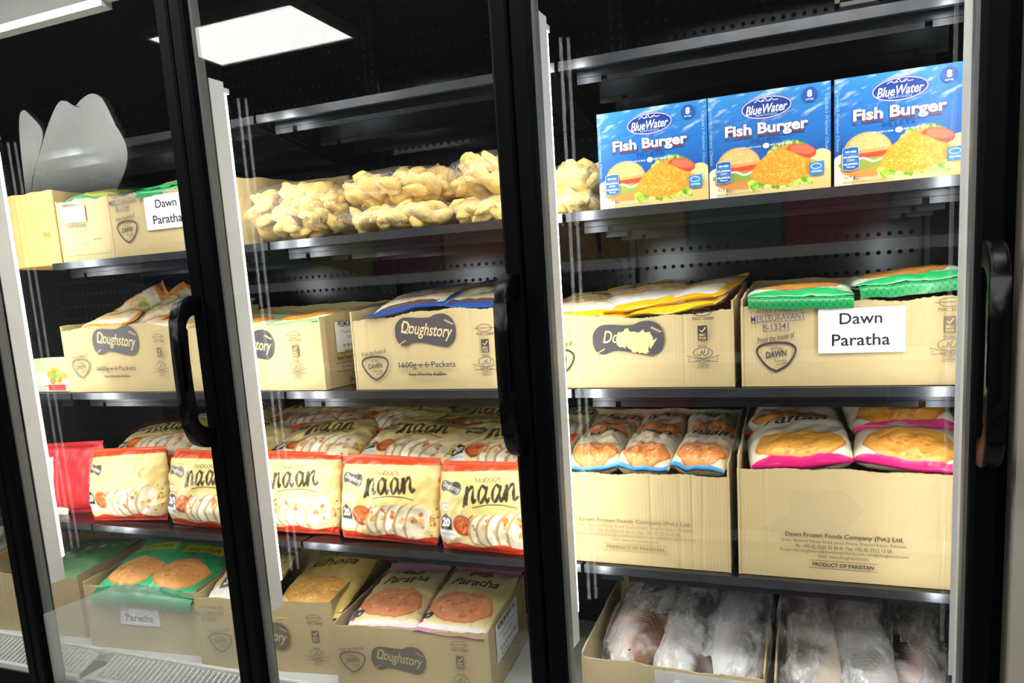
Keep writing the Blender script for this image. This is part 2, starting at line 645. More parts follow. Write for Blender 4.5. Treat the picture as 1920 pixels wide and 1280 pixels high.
# air grille: each slat a piece
for k in range(-2, 2):
    a, b_ = k * P + .02, (k + 1) * P - .02
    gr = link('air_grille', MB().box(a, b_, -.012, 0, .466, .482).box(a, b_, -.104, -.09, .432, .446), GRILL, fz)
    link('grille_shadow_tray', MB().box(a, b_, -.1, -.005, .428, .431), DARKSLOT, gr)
    mb = MB().add([(-.0022, -.092, .440), (.0022, -.092, .440), (.0022, -.012, .474), (-.0022, -.012, .474),
                   (-.0022, -.092, .430), (.0022, -.092, .430), (.0022, -.012, .462), (-.0022, -.012, .462)],
                  [(0, 1, 2, 3), (7, 6, 5, 4), (0, 4, 5, 1), (1, 5, 6, 2), (2, 6, 7, 3), (3, 7, 4, 0)])
    me = mb.mesh('grille_slat')
    me.materials.append(GRILL)
    if k in (-2, -1):
        n = 38
        for i in range(1, n):
            x = a + (b_ - a) * i / n
            if k == -2 and x < -1.35:
                continue
            link('grille_slat', me, None, gr, (x, 0, 0))
# uprights with slots
for k in range(-1, 3):
    x = k * P
    u = MB().box(x - .03, x + .03, YB - .03, YB, .42, 2.36)
    up = link('shelf_upright', bevel(u.mesh('shelf_upright'), .004, 2), SHELFM, fz)
    sl = MB()
    z = .5
    while z < 2.3:
        for s in (-1, 1):
            sl.box(x + s * .012 - .004, x + s * .012 + .004, YB - .0312, YB - .029, z, z + .014)
        z += .025
    link('upright_slots', sl, DARKSLOT, up, kind='stuff')
# mullions with light strips
for i, xm in enumerate(XM):
    if i == 0:
        continue
    mu = link('mullion', MB().box(xm - .036, xm + .036, -.163, -.155, .38, 2.4).box(xm - .034, xm + .034, -.155, -.11, 1.985, 2.4), BLACK, fz)
    hs = MB().prism([(xm - .038, -.155), (xm + .038, -.155), (xm + .040, -.116), (xm + .030, -.108), (xm - .030, -.108), (xm - .040, -.116)], 'z', .757, 1.978)
    ls = link('light_strip', hs, GREY, fz)
    for s in (-1, 1):
        if (s == 1 and i == 4):
            continue
        le = MB().prism([(xm + s * .0396, -.1155), (xm + s * .0396, -.1100), (xm + s * .0300, -.1010), (xm + s * .0285, -.1085)], 'z', .82, 1.955)
        link('led_lens', le, LENS, ls)
        if i == 4:
            link('strip_cover', MB().box(xm - .047, xm - .037, -.124, -.1215, .78, 1.97), GREY, ls)
        # milky ribs added as the lens's ghost reflections in the glass
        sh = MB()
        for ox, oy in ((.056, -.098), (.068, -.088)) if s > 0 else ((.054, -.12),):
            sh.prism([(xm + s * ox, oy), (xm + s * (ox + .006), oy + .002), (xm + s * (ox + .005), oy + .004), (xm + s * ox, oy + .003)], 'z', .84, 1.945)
        link('ghost_ribs', sh, GHOST, ls)
        link('strip_end_cap', MB().box(xm + s * .018, xm + s * .0405, -.117, -.101, 1.955, 1.966), GREY, ls)
# doors
def handle_mesh():
    bm = bmesh.new()
    def rrect_path(y0, y1, z0, z1, r_, n=9, m_=8):
        p_ = [(y0, z0)]
        for q in range(n + 1):
            a_ = math.pi / 2 * q / n
            p_.append((y1 + r_ - r_ * math.sin(a_), z0 + r_ - r_ * math.cos(a_)))
        for q in range(1, m_):
            z_ = z0 + r_ + (z1 - z0 - 2 * r_) * q / m_
            p_.append((y1 - .004 * math.sin(math.pi * q / m_), z_))
        for q in range(n + 1):
            a_ = math.pi / 2 * (1 - q / n)
            p_.append((y1 + r_ - r_ * math.sin(a_), z1 - r_ + r_ * math.cos(a_)))
        p_.append((y0, z1))
        return p_
    po = rrect_path(-.203, -.278, 1.176, 1.516, .055)
    pi_ = rrect_path(-.203, -.254, 1.222, 1.474, .034)
    N = len(po) - 1
    rows = [[bm.verts.new(p_) for p_ in ((-.013, a_[0], a_[1]), (.013, a_[0], a_[1]), (.013, b_[0], b_[1]), (-.013, b_[0], b_[1]))] for a_, b_ in zip(po, pi_)]
    for k in range(N):
        for j in range(4):
            bm.faces.new((rows[k][j], rows[k][(j + 1) % 4], rows[k + 1][(j + 1) % 4], rows[k + 1][j]))
    bm.faces.new(rows[0])
    bm.faces.new(rows[-1][::-1])
    long_ = [e for e in bm.edges if any(e.verts[0] in r_ and e.verts[1] in q_ for r_, q_ in zip(rows, rows[1:])) or any(e.verts[1] in r_ and e.verts[0] in q_ for r_, q_ in zip(rows, rows[1:]))]
    bmesh.ops.bevel(bm, geom=long_, offset=.006, segments=3, affect='EDGES', profile=.5)
    bmesh.ops.recalc_face_normals(bm, faces=bm.faces)
    me = bpy.data.meshes.new('handle')
    bm.to_mesh(me)
    bm.free()
    me.polygons.foreach_set('use_smooth', [True] * len(me.polygons))
    return me


HM = handle_mesh()
for i in range(4):
    a, b_ = XM[i] + .002, XM[i + 1] - .002
    st = .035
    dm = MB()
    zb0, zb1, zt0, zt1 = .40, .478, 2.30, 2.36
    prof = [(0, -.165), (0, -.204), (.004, -.2085), (st - .006, -.2085), (st, -.203), (st, -.165)]
    dm.prism([(a + p[0], p[1]) for p in prof], 'z', zb0, zt1)
    dm.prism([(b_ - p[0], p[1]) for p in prof], 'z', zb0, zt1)
    dm.box(a + st, b_ - st, -.2075, -.165, zb0, zb1)
    dm.box(a + st, b_ - st, -.2075, -.165, zt0, zt1)
    dr = link('door', dm, BLACK, fz, label='glass door with black frame')
    link('glass_pane', MB().box(a + st - .002, b_ - st + .002, -.189, -.184, zb1 - .002, zt0 + .002), GLASS, dr)
    gk = MB()
    for xx in (a + st, b_ - st - .006):
        gk.box(xx, xx + .006, -.187, -.165, zb1, zt0)
    link('gasket', gk, mat('gasket_grey', (0.10, 0.108, 0.105), .5), dr)
    h = link('handle', HM, HANDLE, dr, (b_ - .018, 0, 0))
# pale patches on the first door's glass
def cloudy_mat(name, dens, fade_z, fade_h, fade_x=None, scale=9):
    m = bpy.data.materials.new(name)
    m.use_nodes = True
    nt = m.node_tree
    nt.nodes.clear()
    o = nt.nodes.new('ShaderNodeOutputMaterial')
    t = nt.nodes.new('ShaderNodeBsdfTransparent')
    df = nt.nodes.new('ShaderNodeBsdfDiffuse')
    df.inputs[0].default_value = (0.72, 0.77, 0.75, 1)
    tl = nt.nodes.new('ShaderNodeBsdfTranslucent')
    tl.inputs[0].default_value = (0.72, 0.77, 0.75, 1)
    ad = nt.nodes.new('ShaderNodeMixShader')
    ad.inputs[0].default_value = .5
    nt.links.new(df.outputs[0], ad.inputs[1])
    nt.links.new(tl.outputs[0], ad.inputs[2])
    tc = nt.nodes.new('ShaderNodeTexCoord')
    sp = nt.nodes.new('ShaderNodeSeparateXYZ')
    nt.links.new(tc.outputs['Object'], sp.inputs[0])
    mr = nt.nodes.new('ShaderNodeMapRange')
    mr.interpolation_type = 'SMOOTHSTEP'
    mr.inputs['From Min'].default_value = fade_z
    mr.inputs['From Max'].default_value = fade_z + fade_h
    nt.links.new(sp.outputs['Z'], mr.inputs['Value'])
    fac = mr.outputs[0]
    if fade_x:
        m2 = nt.nodes.new('ShaderNodeMapRange')
        m2.interpolation_type = 'SMOOTHSTEP'
        m2.inputs['From Min'].default_value = fade_x[0]
        m2.inputs['From Max'].default_value = fade_x[1]
        m2.inputs['To Min'].default_value = 1
        m2.inputs['To Max'].default_value = fade_x[2]
        nt.links.new(sp.outputs['X'], m2.inputs['Value'])
        pm = nt.nodes.new('ShaderNodeMath')
        pm.operation = 'MULTIPLY'
        nt.links.new(fac, pm.inputs[0])
        nt.links.new(m2.outputs[0], pm.inputs[1])
        fac = pm.outputs[0]
    nz = nt.nodes.new('ShaderNodeTexNoise')
    nz.inputs['Scale'].default_value = scale
    nt.links.new(tc.outputs['Object'], nz.inputs['Vector'])
    mr3 = nt.nodes.new('ShaderNodeMapRange')
    mr3.inputs['From Min'].default_value = .3
    mr3.inputs['From Max'].default_value = .7
    mr3.inputs['To Min'].default_value = .8 * dens
    mr3.inputs['To Max'].default_value = 1.0 * dens
    nt.links.new(nz.outputs['Fac'], mr3.inputs['Value'])
    pm = nt.nodes.new('ShaderNodeMath')
    pm.operation = 'MULTIPLY'
    nt.links.new(fac, pm.inputs[0])
    nt.links.new(mr3.outputs[0], pm.inputs[1])
    mx = nt.nodes.new('ShaderNodeMixShader')
    nt.links.new(pm.outputs[0], mx.inputs[0])
    nt.links.new(t.outputs[0], mx.inputs[1])
    nt.links.new(ad.outputs[0], mx.inputs[2])
    nt.links.new(mx.outputs[0], o.inputs[0])
    return m


door1 = [o for o in fz.children if o.name.startswith('door')][1]
lobes = [[(-.34, 1.70), (-.46, 1.71), (-.525, 1.745), (-.518, 1.81), (-.478, 1.875), (-.435, 1.935), (-.395, 1.975), (-.368, 1.977), (-.338, 1.960), (-.30, 1.955), (-.262, 1.945), (-.225, 1.905), (-.202, 1.862), (-.206, 1.82), (-.24, 1.775), (-.28, 1.735)],
         [(-.55, 1.745), (-.540, 1.90), (-.528, 1.962), (-.512, 1.976), (-.495, 1.966), (-.458, 1.922), (-.481, 1.872), (-.5205, 1.81), (-.528, 1.75)],
         [(-.338, 1.9615), (-.318, 1.973), (-.285, 1.981), (-.255, 1.968), (-.233, 1.927), (-.226, 1.904), (-.262, 1.943), (-.30, 1.952)]]
FR = cloudy_mat('white_patch', .5, 1.73, .16)  # cloudy white, fading out towards the bottom
for i, lb in enumerate(lobes):
    pts = spline(lb + [lb[0]], 6)[:-1]
    ti = geometry.tessellate_polygon([[Vector((p_[0], p_[1], 0)) for p_ in pts]])
    y = -.1905 - .0004 * i
    link('white_patch', MB().add([(p_[0], y, p_[1]) for p_ in pts], [tuple(t_) for t_ in ti]), FR, door1, label='cloudy white patch on the glass')
fg = [(-.739, .478), (-.739, .684), (-.417, .804), (-.33, .80), (-.2, .77), (-.055, .76), (-.055, .478)]  # reflection of the shop floor painted as a haze on the pane
link('reflected_floor_haze', MB().add([(p_[0], -.1905, p_[1]) for p_ in fg], [tuple(range(len(fg)))]),
     cloudy_mat('reflected_floor_haze', .46, .2, .1, (-.45, -.05, .35), 6), door1, label='grey haze of the reflected floor on the lower corner of the glass')

# ------------------------------------------------------------------ shelves
RANK = {'A': 'topmost', 'B': 'upper', 'C': 'middle', 'D': 'lower'}
BAY = {-2: 'far left bay', -1: 'left bay', 0: 'middle bay', 1: 'right bay'}


def shelf(k, s):
    z = ZS[s]
    t = thing('freezer_shelf', '%s black metal shelf of the %s' % (RANK[s], BAY[k]), 'shelf', (k * P, 0, z), group='freezer shelves')
    W = P
    a, b_ = .004, W - .004
    link('shelf_deck', MB().box(a, b_, .004, .50, LIP - .006, LIP - .001), SHELFM, t)
    lp = MB().box(a, b_, 0, .003, 0, LIP).box(a, b_, .003, .012, 0, .002)
    for s_ in (.05, W - .05):
        lp.tube([(s_, .0005, .009), (s_, -.0008, .009)], .0012, n=8)
    link('front_lip', lp, LIPM, t)
    for y in (.028, .20, .345):
        # channel beams under the deck, notched for the support rods
        bm_ = MB()
        nw = .012
        xs = [a + .03, .085, .085 + nw, W - .085 - nw, W - .085, b_ - .03]
        for p0, p1, zt in ((xs[0], xs[1], 0), (xs[1], xs[2], 1), (xs[2], xs[3], 0), (xs[3], xs[4], 1), (xs[4], xs[5], 0)):
            bm_.box(p0, p1, y, y + .003, -.024 + .014 * zt, LIP - .006)
        bm_.box(xs[0], xs[5], y, y + .03, -.0245 + .012, -.0235 + .012)
        link('support_beam', bm_, SHELFM, t)
    for x in (.012, W - .015):
        br = MB().prism([(.03, -.004), (.515, -.075), (.515, LIP - .007), (.03, LIP - .007)], 'x', x, x + .003)
        link('bracket', br, SHELFM, t)


for k in (-1, 0, 1):
    for s in 'ABCD':
        shelf(k, s)
shelf(-2, 'D')
shelf(-2, 'C')

# ------------------------------------------------------------------ cartons
INK = '#39363a'
INKF = '#6f6552'       # faint print
FRAME_F = lambda w_, d_: ((0, -.0008, 0), (1, 0, 0), (0, 0, 1), (0, -1, 0))
FRAME_R = lambda w_, d_: ((w_ + .0008, 0, 0), (0, 1, 0), (0, 0, 1), (1, 0, 0))


def carton(label, x, y, z, w_, d_, hf, hb, hl=None, hr=None, yaw=0.0, m=None, seed=0, group=None, name='cardboard_box', tear=.004, droop=None):
    """open carton, origin at its front left bottom corner"""
    m = m or CARD
    hl = hl or hb
    hr = hr or hb
    t = thing(name, label, 'box', (x, y, z), (0, 0, yaw), group)
    T = .0035
    g = np.random.RandomState(seed + 11)

    def wall(p0, p1, h0, h1, nrm, n=22, amp=tear, dent=.0012, hfun=None):
        """grid wall from p0 to p1 with a torn top edge; two skins"""
        p0, p1, nr = np.array(p0, float), np.array(p1, float), np.array(nrm, float)
        nz = 5
        ph = g.rand(4) * 6.28
        cre = [(.12 + .76 * g.rand(), .004 + .004 * g.rand(), g.rand() * .05 - .025) for _ in range(4)]
        mb = MB()
        vs = []
        for skin in (0, 1):
            for i in range(n + 1):
                u = i / n
                b = p0 + (p1 - p0) * u
                h = h0 + (h1 - h0) * u + amp * (math.sin(u * 9 + ph[0]) * .6 + .5 * math.sin(u * 23 + ph[1])) + (g.rand() - .5) * amp * .7
                if hfun:
                    h += hfun(u)
                for j in range(nz + 1):
                    v = j / nz
                    dd = dent * (math.sin(u * 14 + ph[2] + 2 * v) + math.sin(v * 5 + u * 5 + ph[3])) * (u * (1 - u) * 4) * v
                    for uc, wc, sl in cre:
                        dd -= 2.6 * dent * math.exp(-((u - uc - sl * v) / wc / 1.6) ** 2) * (.4 + .6 * v)
                    q = b + nr * (dd * .5 - dent - (T if skin else 0))
                    vs.append((q[0], q[1], h * v))
            if skin == 0:
                st = g.get_state()
                g.set_state(st)
        m_ = (n + 1) * (nz + 1)
        # reuse the outer skin's heights on the inner one
        for i in range(m_):
            a_, b_ = vs[i], vs[m_ + i]
            vs[m_ + i] = (b_[0], b_[1], a_[2])
        fs = []
        cr = np.cross(p1 - p0, (0, 0, 1.0)) @ nr > 0
        for skin in (0, 1):
            for i in range(n):
                for j in range(nz):
                    q = [skin * m_ + i * (nz + 1) + j, skin * m_ + (i + 1) * (nz + 1) + j, skin * m_ + (i + 1) * (nz + 1) + j + 1, skin * m_ + i * (nz + 1) + j + 1]
                    fs.append(tuple(q if cr != bool(skin) else q[::-1]))
        for i in range(n):
            q = [i * (nz + 1) + nz, (i + 1) * (nz + 1) + nz, m_ + (i + 1) * (nz + 1) + nz, m_ + i * (nz + 1) + nz]
            fs.append(tuple(q))
        for i in (0, n):
            for j in range(nz):
                q = [i * (nz + 1) + j, i * (nz + 1) + j + 1, m_ + i * (nz + 1) + j + 1, m_ + i * (nz + 1) + j]
                fs.append(tuple(q))
        mb.add(vs, fs)
        return mb
    link('front_panel', wall((0, 0, 0), (w_, 0, 0), hf, hf, (0, -1, 0), 96, tear, hfun=droop), m, t)
    link('side_panel', wall((w_, 0, 0), (w_, d_, 0), hf + .3 * (hr - hf), hr, (1, 0, 0), 14, tear * .6), m, t)
    link('back_panel', wall((w_, d_, 0), (0, d_, 0), hb, hb, (0, 1, 0), 24, tear * .7), m, t)
    link('side_panel', wall((0, d_, 0), (0, 0, 0), hl, hf + .3 * (hl - hf), (-1, 0, 0), 14, tear * .6), m, t)
    link('base_panel', MB().box(.003, w_ - .003, .003, d_ - .003, 0, .004), m, t)
    t['w'], t['d'] = w_, d_
    return t


def doughstory_logo(cx, cy, s=1.0, bg='#474548', fg='#cdb98a', worn=False):
    """peanut shaped badge about .15 wide"""
    outl = [(-.076, -.010), (-.074, .012), (-.060, .027), (-.040, .030), (-.012, .028), (.012, .028), (.030, .034), (.052, .034), (.070, .022), (.077, .000),
            (.072, -.024), (.056, -.037), (.036, -.036), (.012, -.031), (-.008, -.027), (-.030, -.026), (-.052, -.033), (-.068, -.027)]
    pts = spline(outl + [outl[0]], 5)[:-1]
    o = [poly(pts, bg)]
    if not worn:
        o.append(text('Doughstory', .004, -.002, width=.128, h=.036, bold=.01, shear=.28, rot=-.12, col=fg))
        o.append(stroke(ellp(-.047, .008, .010, .013, 0, 16), .0025, fg, True))
    else:
        o.append(text('Do', -.036, .004, width=.034, h=.026, bold=.008, shear=.28, col=fg))
        g = np.random.RandomState(3)
        base = [(-.018, .012), (.0, .018), (.02, .012), (.045, .014), (.056, -.004), (.045, -.02), (.042, -.034), (.02, -.03), (.0, -.02), (-.02, -.016), (-.024, 0)]
        pp = [(x + g.randn() * .002, y + g.randn() * .002) for x, y in spline(base + [base[0]], 6)[:-1]]
        o.append(poly(pp, '#cdb782'))
        o.append(text('y', .054, -.012, h=.02, bold=.008, shear=.2, col=fg))
    # wheat ears
    for sx, sy, ro in ((.055, .018, .0), (-.055, -.020, 3.3)):
        for q in range(5):
            o.append(ell(sx + math.cos(ro + 2.3 - .16 * q) * .004 + math.cos(ro - .5) * q * .0042, sy + math.sin(ro + 2.3) * .003 - math.sin(ro + .8) * q * .003 * (1 if ro < 1 else -1), .0036, .0012, fg, ro - .2 + .5, 8))
    return xf(o, cx, cy, s)


def dawn_shield(cx, cy, s=1.0, col=INK, lead=True):
    ol = [(0, -.030), (-.016, -.021), (-.030, -.004), (-.036, .010), (-.030, .020), (-.014, .025), (.006, .026), (.026, .023), (.036, .013), (.031, -.004), (.018, -.020)]
    pts = spline(ol + [ol[0]], 5)[:-1]
    o = [stroke(pts, .0042, col, True),
         text('DAWN', 0, .004, width=.040, h=.013, bold=.035, shear=.15, rot=.1, col=col),
         text('Foods', .008, -.009, width=.022, bold=.0, rot=.1, col=col),
         stroke([(.0, -.017), (.010, -.016), (.019, -.013)], .0012, col)]
    for a in np.linspace(.5, 2.6, 7):
        o.append(stroke([(math.cos(a) * .009, .011 + math.sin(a) * .005), (math.cos(a) * .014, .011 + math.sin(a) * .009)], .0011, col))
    o.append(stroke(ellp(0, .011, .0075, .004, 0, 10, .1, 3.0), .0011, col))
    if lead:
        o.append(text('From the house of', .0, .036, width=.070, h=.011, bold=.012, shear=.25, rot=.14, col=col))
    return xf(o, cx, cy, s)


def cert_icons(cx, z1, z2, z3, col=INK, s=1.0):
    o = [stroke(ellp(cx, z1, .018 * s, .008 * s, 0, 24), .0014, col, True),
         stroke([(cx - .024 * s, z1), (cx + .024 * s, z1)], .0013, col),
         text('FSSC 22000', cx + .002, z1 - .013 * s, width=.042 * s, h=.0058 * s, bold=.02, col=col),
         poly([(cx - .0095 * s, z2 - .015 * s), (cx + .0095 * s, z2 - .015 * s), (cx + .0095 * s, z2 + .015 * s), (cx - .0095 * s, z2 + .015 * s)], col),
         stroke([(cx - .005 * s, z2 + .006 * s), (cx - .001 * s, z2 + .002 * s), (cx + .006 * s, z2 + .011 * s)], .0022 * s, '#d2be8c'),
         text('BRC', cx, z2 - .004 * s, width=.013 * s, h=.005 * s, bold=.02, col='#c8b583'),
         text('FOOD', cx, z2 - .0105 * s, width=.014 * s, h=.005 * s, bold=.02, col='#c8b583'),
         stroke(ellp(cx, z3 + .006 * s, .019 * s, .0105 * s, 0, 26), .0014, col, True),
         stroke(spline([(cx + .012 * s, z3 + .012 * s), (cx + .009 * s, z3 + .003 * s), (cx + .002 * s, z3 + .001 * s), (cx - .002 * s, z3 + .010 * s), (cx - .005 * s, z3 + .001 * s), (cx - .012 * s, z3 + .003 * s)], 4), .0016 * s, col),
         stroke([(cx + .004 * s, z3 + .013 * s), (cx + .002 * s, z3 + .004 * s)], .0014 * s, col),
         text('HALAAL', cx, z3 + .020 * s, width=.020 * s, h=.0042 * s, bold=.02, col=col),
         text('L-0114', cx, z3 - .0205 * s, width=.018 * s, h=.0045 * s, bold=.02, col=col),
         stroke([(cx - .012 * s, z3 - .0245 * s), (cx + .012 * s, z3 - .0245 * s), (cx + .012 * s, z3 - .0165 * s), (cx - .012 * s, z3 - .0165 * s)], .0008, col, True)]
    rib = [(cx - .032 * s, z3 + .001 * s), (cx - .016 * s, z3 - .004 * s), (cx, z3 - .007 * s), (cx + .016 * s, z3 - .004 * s), (cx + .032 * s, z3 + .001 * s),
           (cx + .027 * s, z3 - .006 * s), (cx + .030 * s, z3 - .012 * s), (cx + .015 * s, z3 - .011 * s), (cx, z3 - .0145 * s), (cx - .015 * s, z3 - .011 * s), (cx - .030 * s, z3 - .012 * s), (cx - .027 * s, z3 - .006 * s)]
    o.append(stroke(rib, .0012, col, True))
    o.append(text('SANHA', cx, z3 - .0095 * s, width=.030 * s, h=.0045 * s, bold=.02, col=col))
    return o


def company_block(cx, z, wd=.215, col='#4a4239', wob=0.0):
    o = [text('Dawn Frozen Foods Company (Pvt.) Ltd.', cx, z, width=wd, h=.0118, bold=.022, col=col),
         text('5-km, Raiwind Manga Road, Jouza Roasa, District Kasur, Pakistan.', cx, z - .0125, width=wd * 1.06, h=.0078, col=col),
         text('Ph: +92-42-3530 43 40-41 Fax: +92-42-3512 13 08', cx, z - .0225, width=wd * .81, h=.0078, col=col),
         text('E-mail: info.doughstory@dawnfrozenfoods.com, info@doughstory.com', cx, z - .0325, width=wd * 1.08, h=.0078, col=col),
         text('Web: www.doughstory.com', cx, z - .0425, width=wd * .43, h=.0078, col=col),
         text('PRODUCT OF PAKISTAN', cx, z - .0585, width=wd * .52, h=.0082, bold=.03, col=col),
         stroke([(cx - wd * .29, z - .0665), (cx + wd * .29, z - .0665), (cx + wd * .29, z - .0505), (cx - wd * .29, z - .0505)], .0009, col, True)]
    return o


def packets_text(cx, cz, col=INK):
    return [text('1600g x 6 Packets', cx, cz, width=.150, h=.018, bold=.012, col=col),
            stroke([(cx - .076, cz - .001), (cx + .012, cz + .002)], .0018, col),
            text('Net Weight: 9.60kg', cx, cz - .021, width=.096, h=.0105, bold=.018, col=col),
            stroke([(cx - .05, cz - .0215), (cx + .052, cz - .022)], .0018, col)]


def stamp(cx, cz, col='#4b4a6a', s=1.0):
    return [text('2025 MAR 19', cx + .002, cz + .033 * s, width=.085 * s, h=.009 * s, bold=.0, col=col),
            text('MEILLEURAVANT', cx, cz + .018 * s, width=.100 * s, h=.0125 * s, bold=.006, rot=.04, col=col),
            stroke([(cx - .05 * s, cz + .008 * s), (cx + .05 * s, cz + .012 * s)], .001, col),
            text('B-13341', cx - .004, cz, width=.048 * s, h=.0125 * s, bold=.006, rot=.05, col=col),
            stroke([(cx - .028 * s, cz - .009 * s), (cx + .022 * s, cz - .007 * s)], .001, col)]


def paper_label(parent, frame, x0, z0, x1, z1, lines, name='paper_label', skew=0.0):
    o_, ux, uy, un = [np.array(a, float) for a in frame]
    mb = MB()
    pts = [(x0, z0), (x1, z0 + skew), (x1, z1 + skew), (x0, z1)]
    vs = [o_ + p_[0] * ux + p_[1] * uy + un * .0012 for p_ in pts] + [o_ + p_[0] * ux + p_[1] * uy + un * .0020 for p_ in pts]
    mb.add(vs, [(3, 2, 1, 0), (4, 5, 6, 7), (0, 1, 5, 4), (1, 2, 6, 5), (2, 3, 7, 6), (3, 0, 4, 7)])
    lb = link(name, mb, PAPER, parent, label='white paper label')
    ink('lettering', lines, (o_ + un * .0018, ux, uy, un), lb)
    return lb


DAWN_LINES = lambda cx, cz, s=1.0: [text('Dawn', cx, cz + .0205 * s, width=.073 * s, h=.0215 * s, bold=.012, col='#26262c'),
                                    text('Paratha', cx, cz - .0195 * s, width=.100 * s, h=.0225 * s, bold=.012, col='#26262c')]


def premium_lines(cx, cz, s=1.0, ro=0.0):
    L_ = [text('PREMIUM IMPEX INC.', 0, .028, width=.118, h=.013, bold=.02, col='#222226'),
          text('17 General Rd, Unit 4 Crescent', 0, .010, width=.098, h=.007, col='#222226'),
          text('Toronto, Canada', .0, -.002, width=.060, h=.007, col='#222226'),
          text('Ph. 905 840 7860 Fax: 905', 0, -.020, width=.092, h=.0075, bold=.01, col='#222226'),
          text('Email: sales@premium.ca', 0, -.032, width=.086, h=.0075, bold=.01, col='#222226')]
    return xf(L_, cx, cz, s, ro)


FF = ((0, -.0008, 0), (1, 0, 0), (0, 0, 1), (0, -1, 0))


def FRs(w_):
    return ((w_ + .0008, 0, 0), (0, 1, 0), (0, 0, 1), (1, 0, 0))


GC = 'open cartons of frozen flatbread'
zc = ZS['C'] + LIP
zd = ZS['D'] + LIP
zb = ZS['B'] + LIP

# --- middle shelf
c31 = carton('open carton with half worn-off black logo, yellow edged packs inside, middle shelf right bay', .668, .02, zc, .429, .33, .155, .203, seed=1, group=GC,
             droop=lambda u: -.004 + .006 * math.sin(u * 7))
ink('printed_marks', doughstory_logo(.213, .104, 1.0, worn=True) + dawn_shield(.058, .058) + cert_icons(.368, .152, .110, .064) , FF, c31)
c32 = carton('open carton with large Dawn Paratha label and green packs, middle shelf right bay', 1.110, .02, zc, .415, .33, .160, .205, seed=2, group=GC)
ink('printed_marks', dawn_shield(.066, .060, 1.0) + cert_icons(.364, .150, .110, .068, INKF) + stamp(.070, .117), FF, c32)
paper_label(c32, FF, .143, .063, .292, .147, DAWN_LINES(.217, .107))
c22 = carton('open carton with full black logo badge and crossed-out weight, blue packs inside, middle bay', .199, .02, zc, .43, .33, .172, .222, seed=3, group=GC,
             droop=lambda u: .016 * min(1, u * 1.6) - .004)
ink('printed_marks', doughstory_logo(.203, .138, 1.05) + dawn_shield(.062, .054) + cert_icons(.356, .138, .098, .056, INK) + packets_text(.204, .057), FF, c22)
c21 = carton('open carton half hidden by the light strip, dark right side with white label, middle bay', -.319, .02, zc, .43, .33, .168, .212, seed=4, group=GC)
ink('printed_marks', doughstory_logo(.205, .12, 1.05) + cert_icons(.35, .14, .10, .055, INKF), FF, c21)
paper_label(c21, FRs(.43), .055, .088, .215, .165, premium_lines(.135, .127, 1.15))
ink('printed_side', company_block(.15, .072, .19, '#3c3427'), FRs(.43), c21)
c11 = carton('open carton with black logo badge beside the first door handle, orange packs inside', -.795, .02, zc, .431, .33, .176, .224, seed=5, group=GC,
             droop=lambda u: .012 * math.sin(u * 3.1))
ink('printed_marks', doughstory_logo(.212, .145, 1.15, bg='#5c595a') + dawn_shield(.066, .070, .95, INKF) + cert_icons(.376, .150, .108, .066, INKF, .9) + packets_text(.208, .066, '#5b5350'), FF, c11)

# --- lower shelf, right bay
d31 = carton('tall open carton with small blue edged bread packs, lower shelf right bay', .712, .02, zd, .37, .32, .205, .292, seed=6, group=GC, tear=.003)
ink('printed_marks', company_block(.166, .098, .245, '#8a7a55'), FF, d31)
d32 = carton('tall open carton with pink edged bread packs and torn tape, right bay', 1.097, .02, zd, .432, .32, .226, .312, seed=7, group=GC, tear=.003)
ink('printed_marks', company_block(.200, .092, .215), FF, d32)
tp = [(.04, .10), (.10, .135), (.105, .185), (.2, .188), (.24, .15), (.2, .1), (.15, .095), (.09, .09)]
link('torn_tape', MB().add([(p_[0], -.0022, p_[1]) for p_ in tp], [tuple(range(len(tp)))]), clear('old_tape', .02, .25, .35, .03, bump=(60, .8, .004)), d32)

# --- upper shelf, left bay
bk = carton('kraft orange carton at the left end of the upper shelf, behind the light strip', -1.02, .03, zb, .262, .28, .205, .205, m=CARD2, seed=8, group=GC, tear=.002)
ink('printed_marks', [stroke([(.195, .148), (.213, .148), (.213, .166), (.195, .166)], .0012, '#a07c3e', True), text('PAR', .22, .085, width=.03, h=.018, bold=.01, col='#b18a4a')], FF, bk)
ba = carton('pale carton with small silver label and rounded printed frame, upper shelf left bay', -.752, .03, zb, .205, .28, .168, .185, m=CARD3, seed=9, group=GC, tear=.004)
ink('printed_marks', [stroke([(.012, .03), (.012, .075)] + ellp(.02, .026, .008, .008, 0, 6, 3.14, 4.71) + [(.185, .018)] + ellp(.187, .026, .008, .008, 0, 6, 4.71, 6.28) + [(.195, .075)], .0011, '#8c7a5c'),
                      text('KEEP FROZEN', .075, .098, width=.07, h=.008, bold=.015, col='#6f624e'), text('Packed in Pakistan', .075, .083, width=.06, h=.006, col='#8c7a5c'),
                      stroke(ellp(.1, .055, .018, .009, 0, 20), .001, '#8c7a5c', True), text('Spring', .145, .058, width=.03, h=.007, bold=.02, col='#7c6a52')], FF, ba)
SILV = mat('silver_label', (.62, .64, .66), .35, metal=.3)
sl_ = link('silver_sticker', MB().box(.03, .115, -.003, -.0018, .108, .152), SILV, ba)
bb = carton('open carton with Dawn Paratha paper label next to the first door frame, upper shelf', -.541, .02, zb, .43, .33, .160, .196, seed=10, group=GC, tear=.005)
ink('printed_marks', dawn_shield(.063, .068, 1.0, '#4f4a46') + stamp(.062, .128, '#5b5a78'), FF, bb)
paper_label(bb, FF, .136, .063, .285, .150, DAWN_LINES(.211, .107))
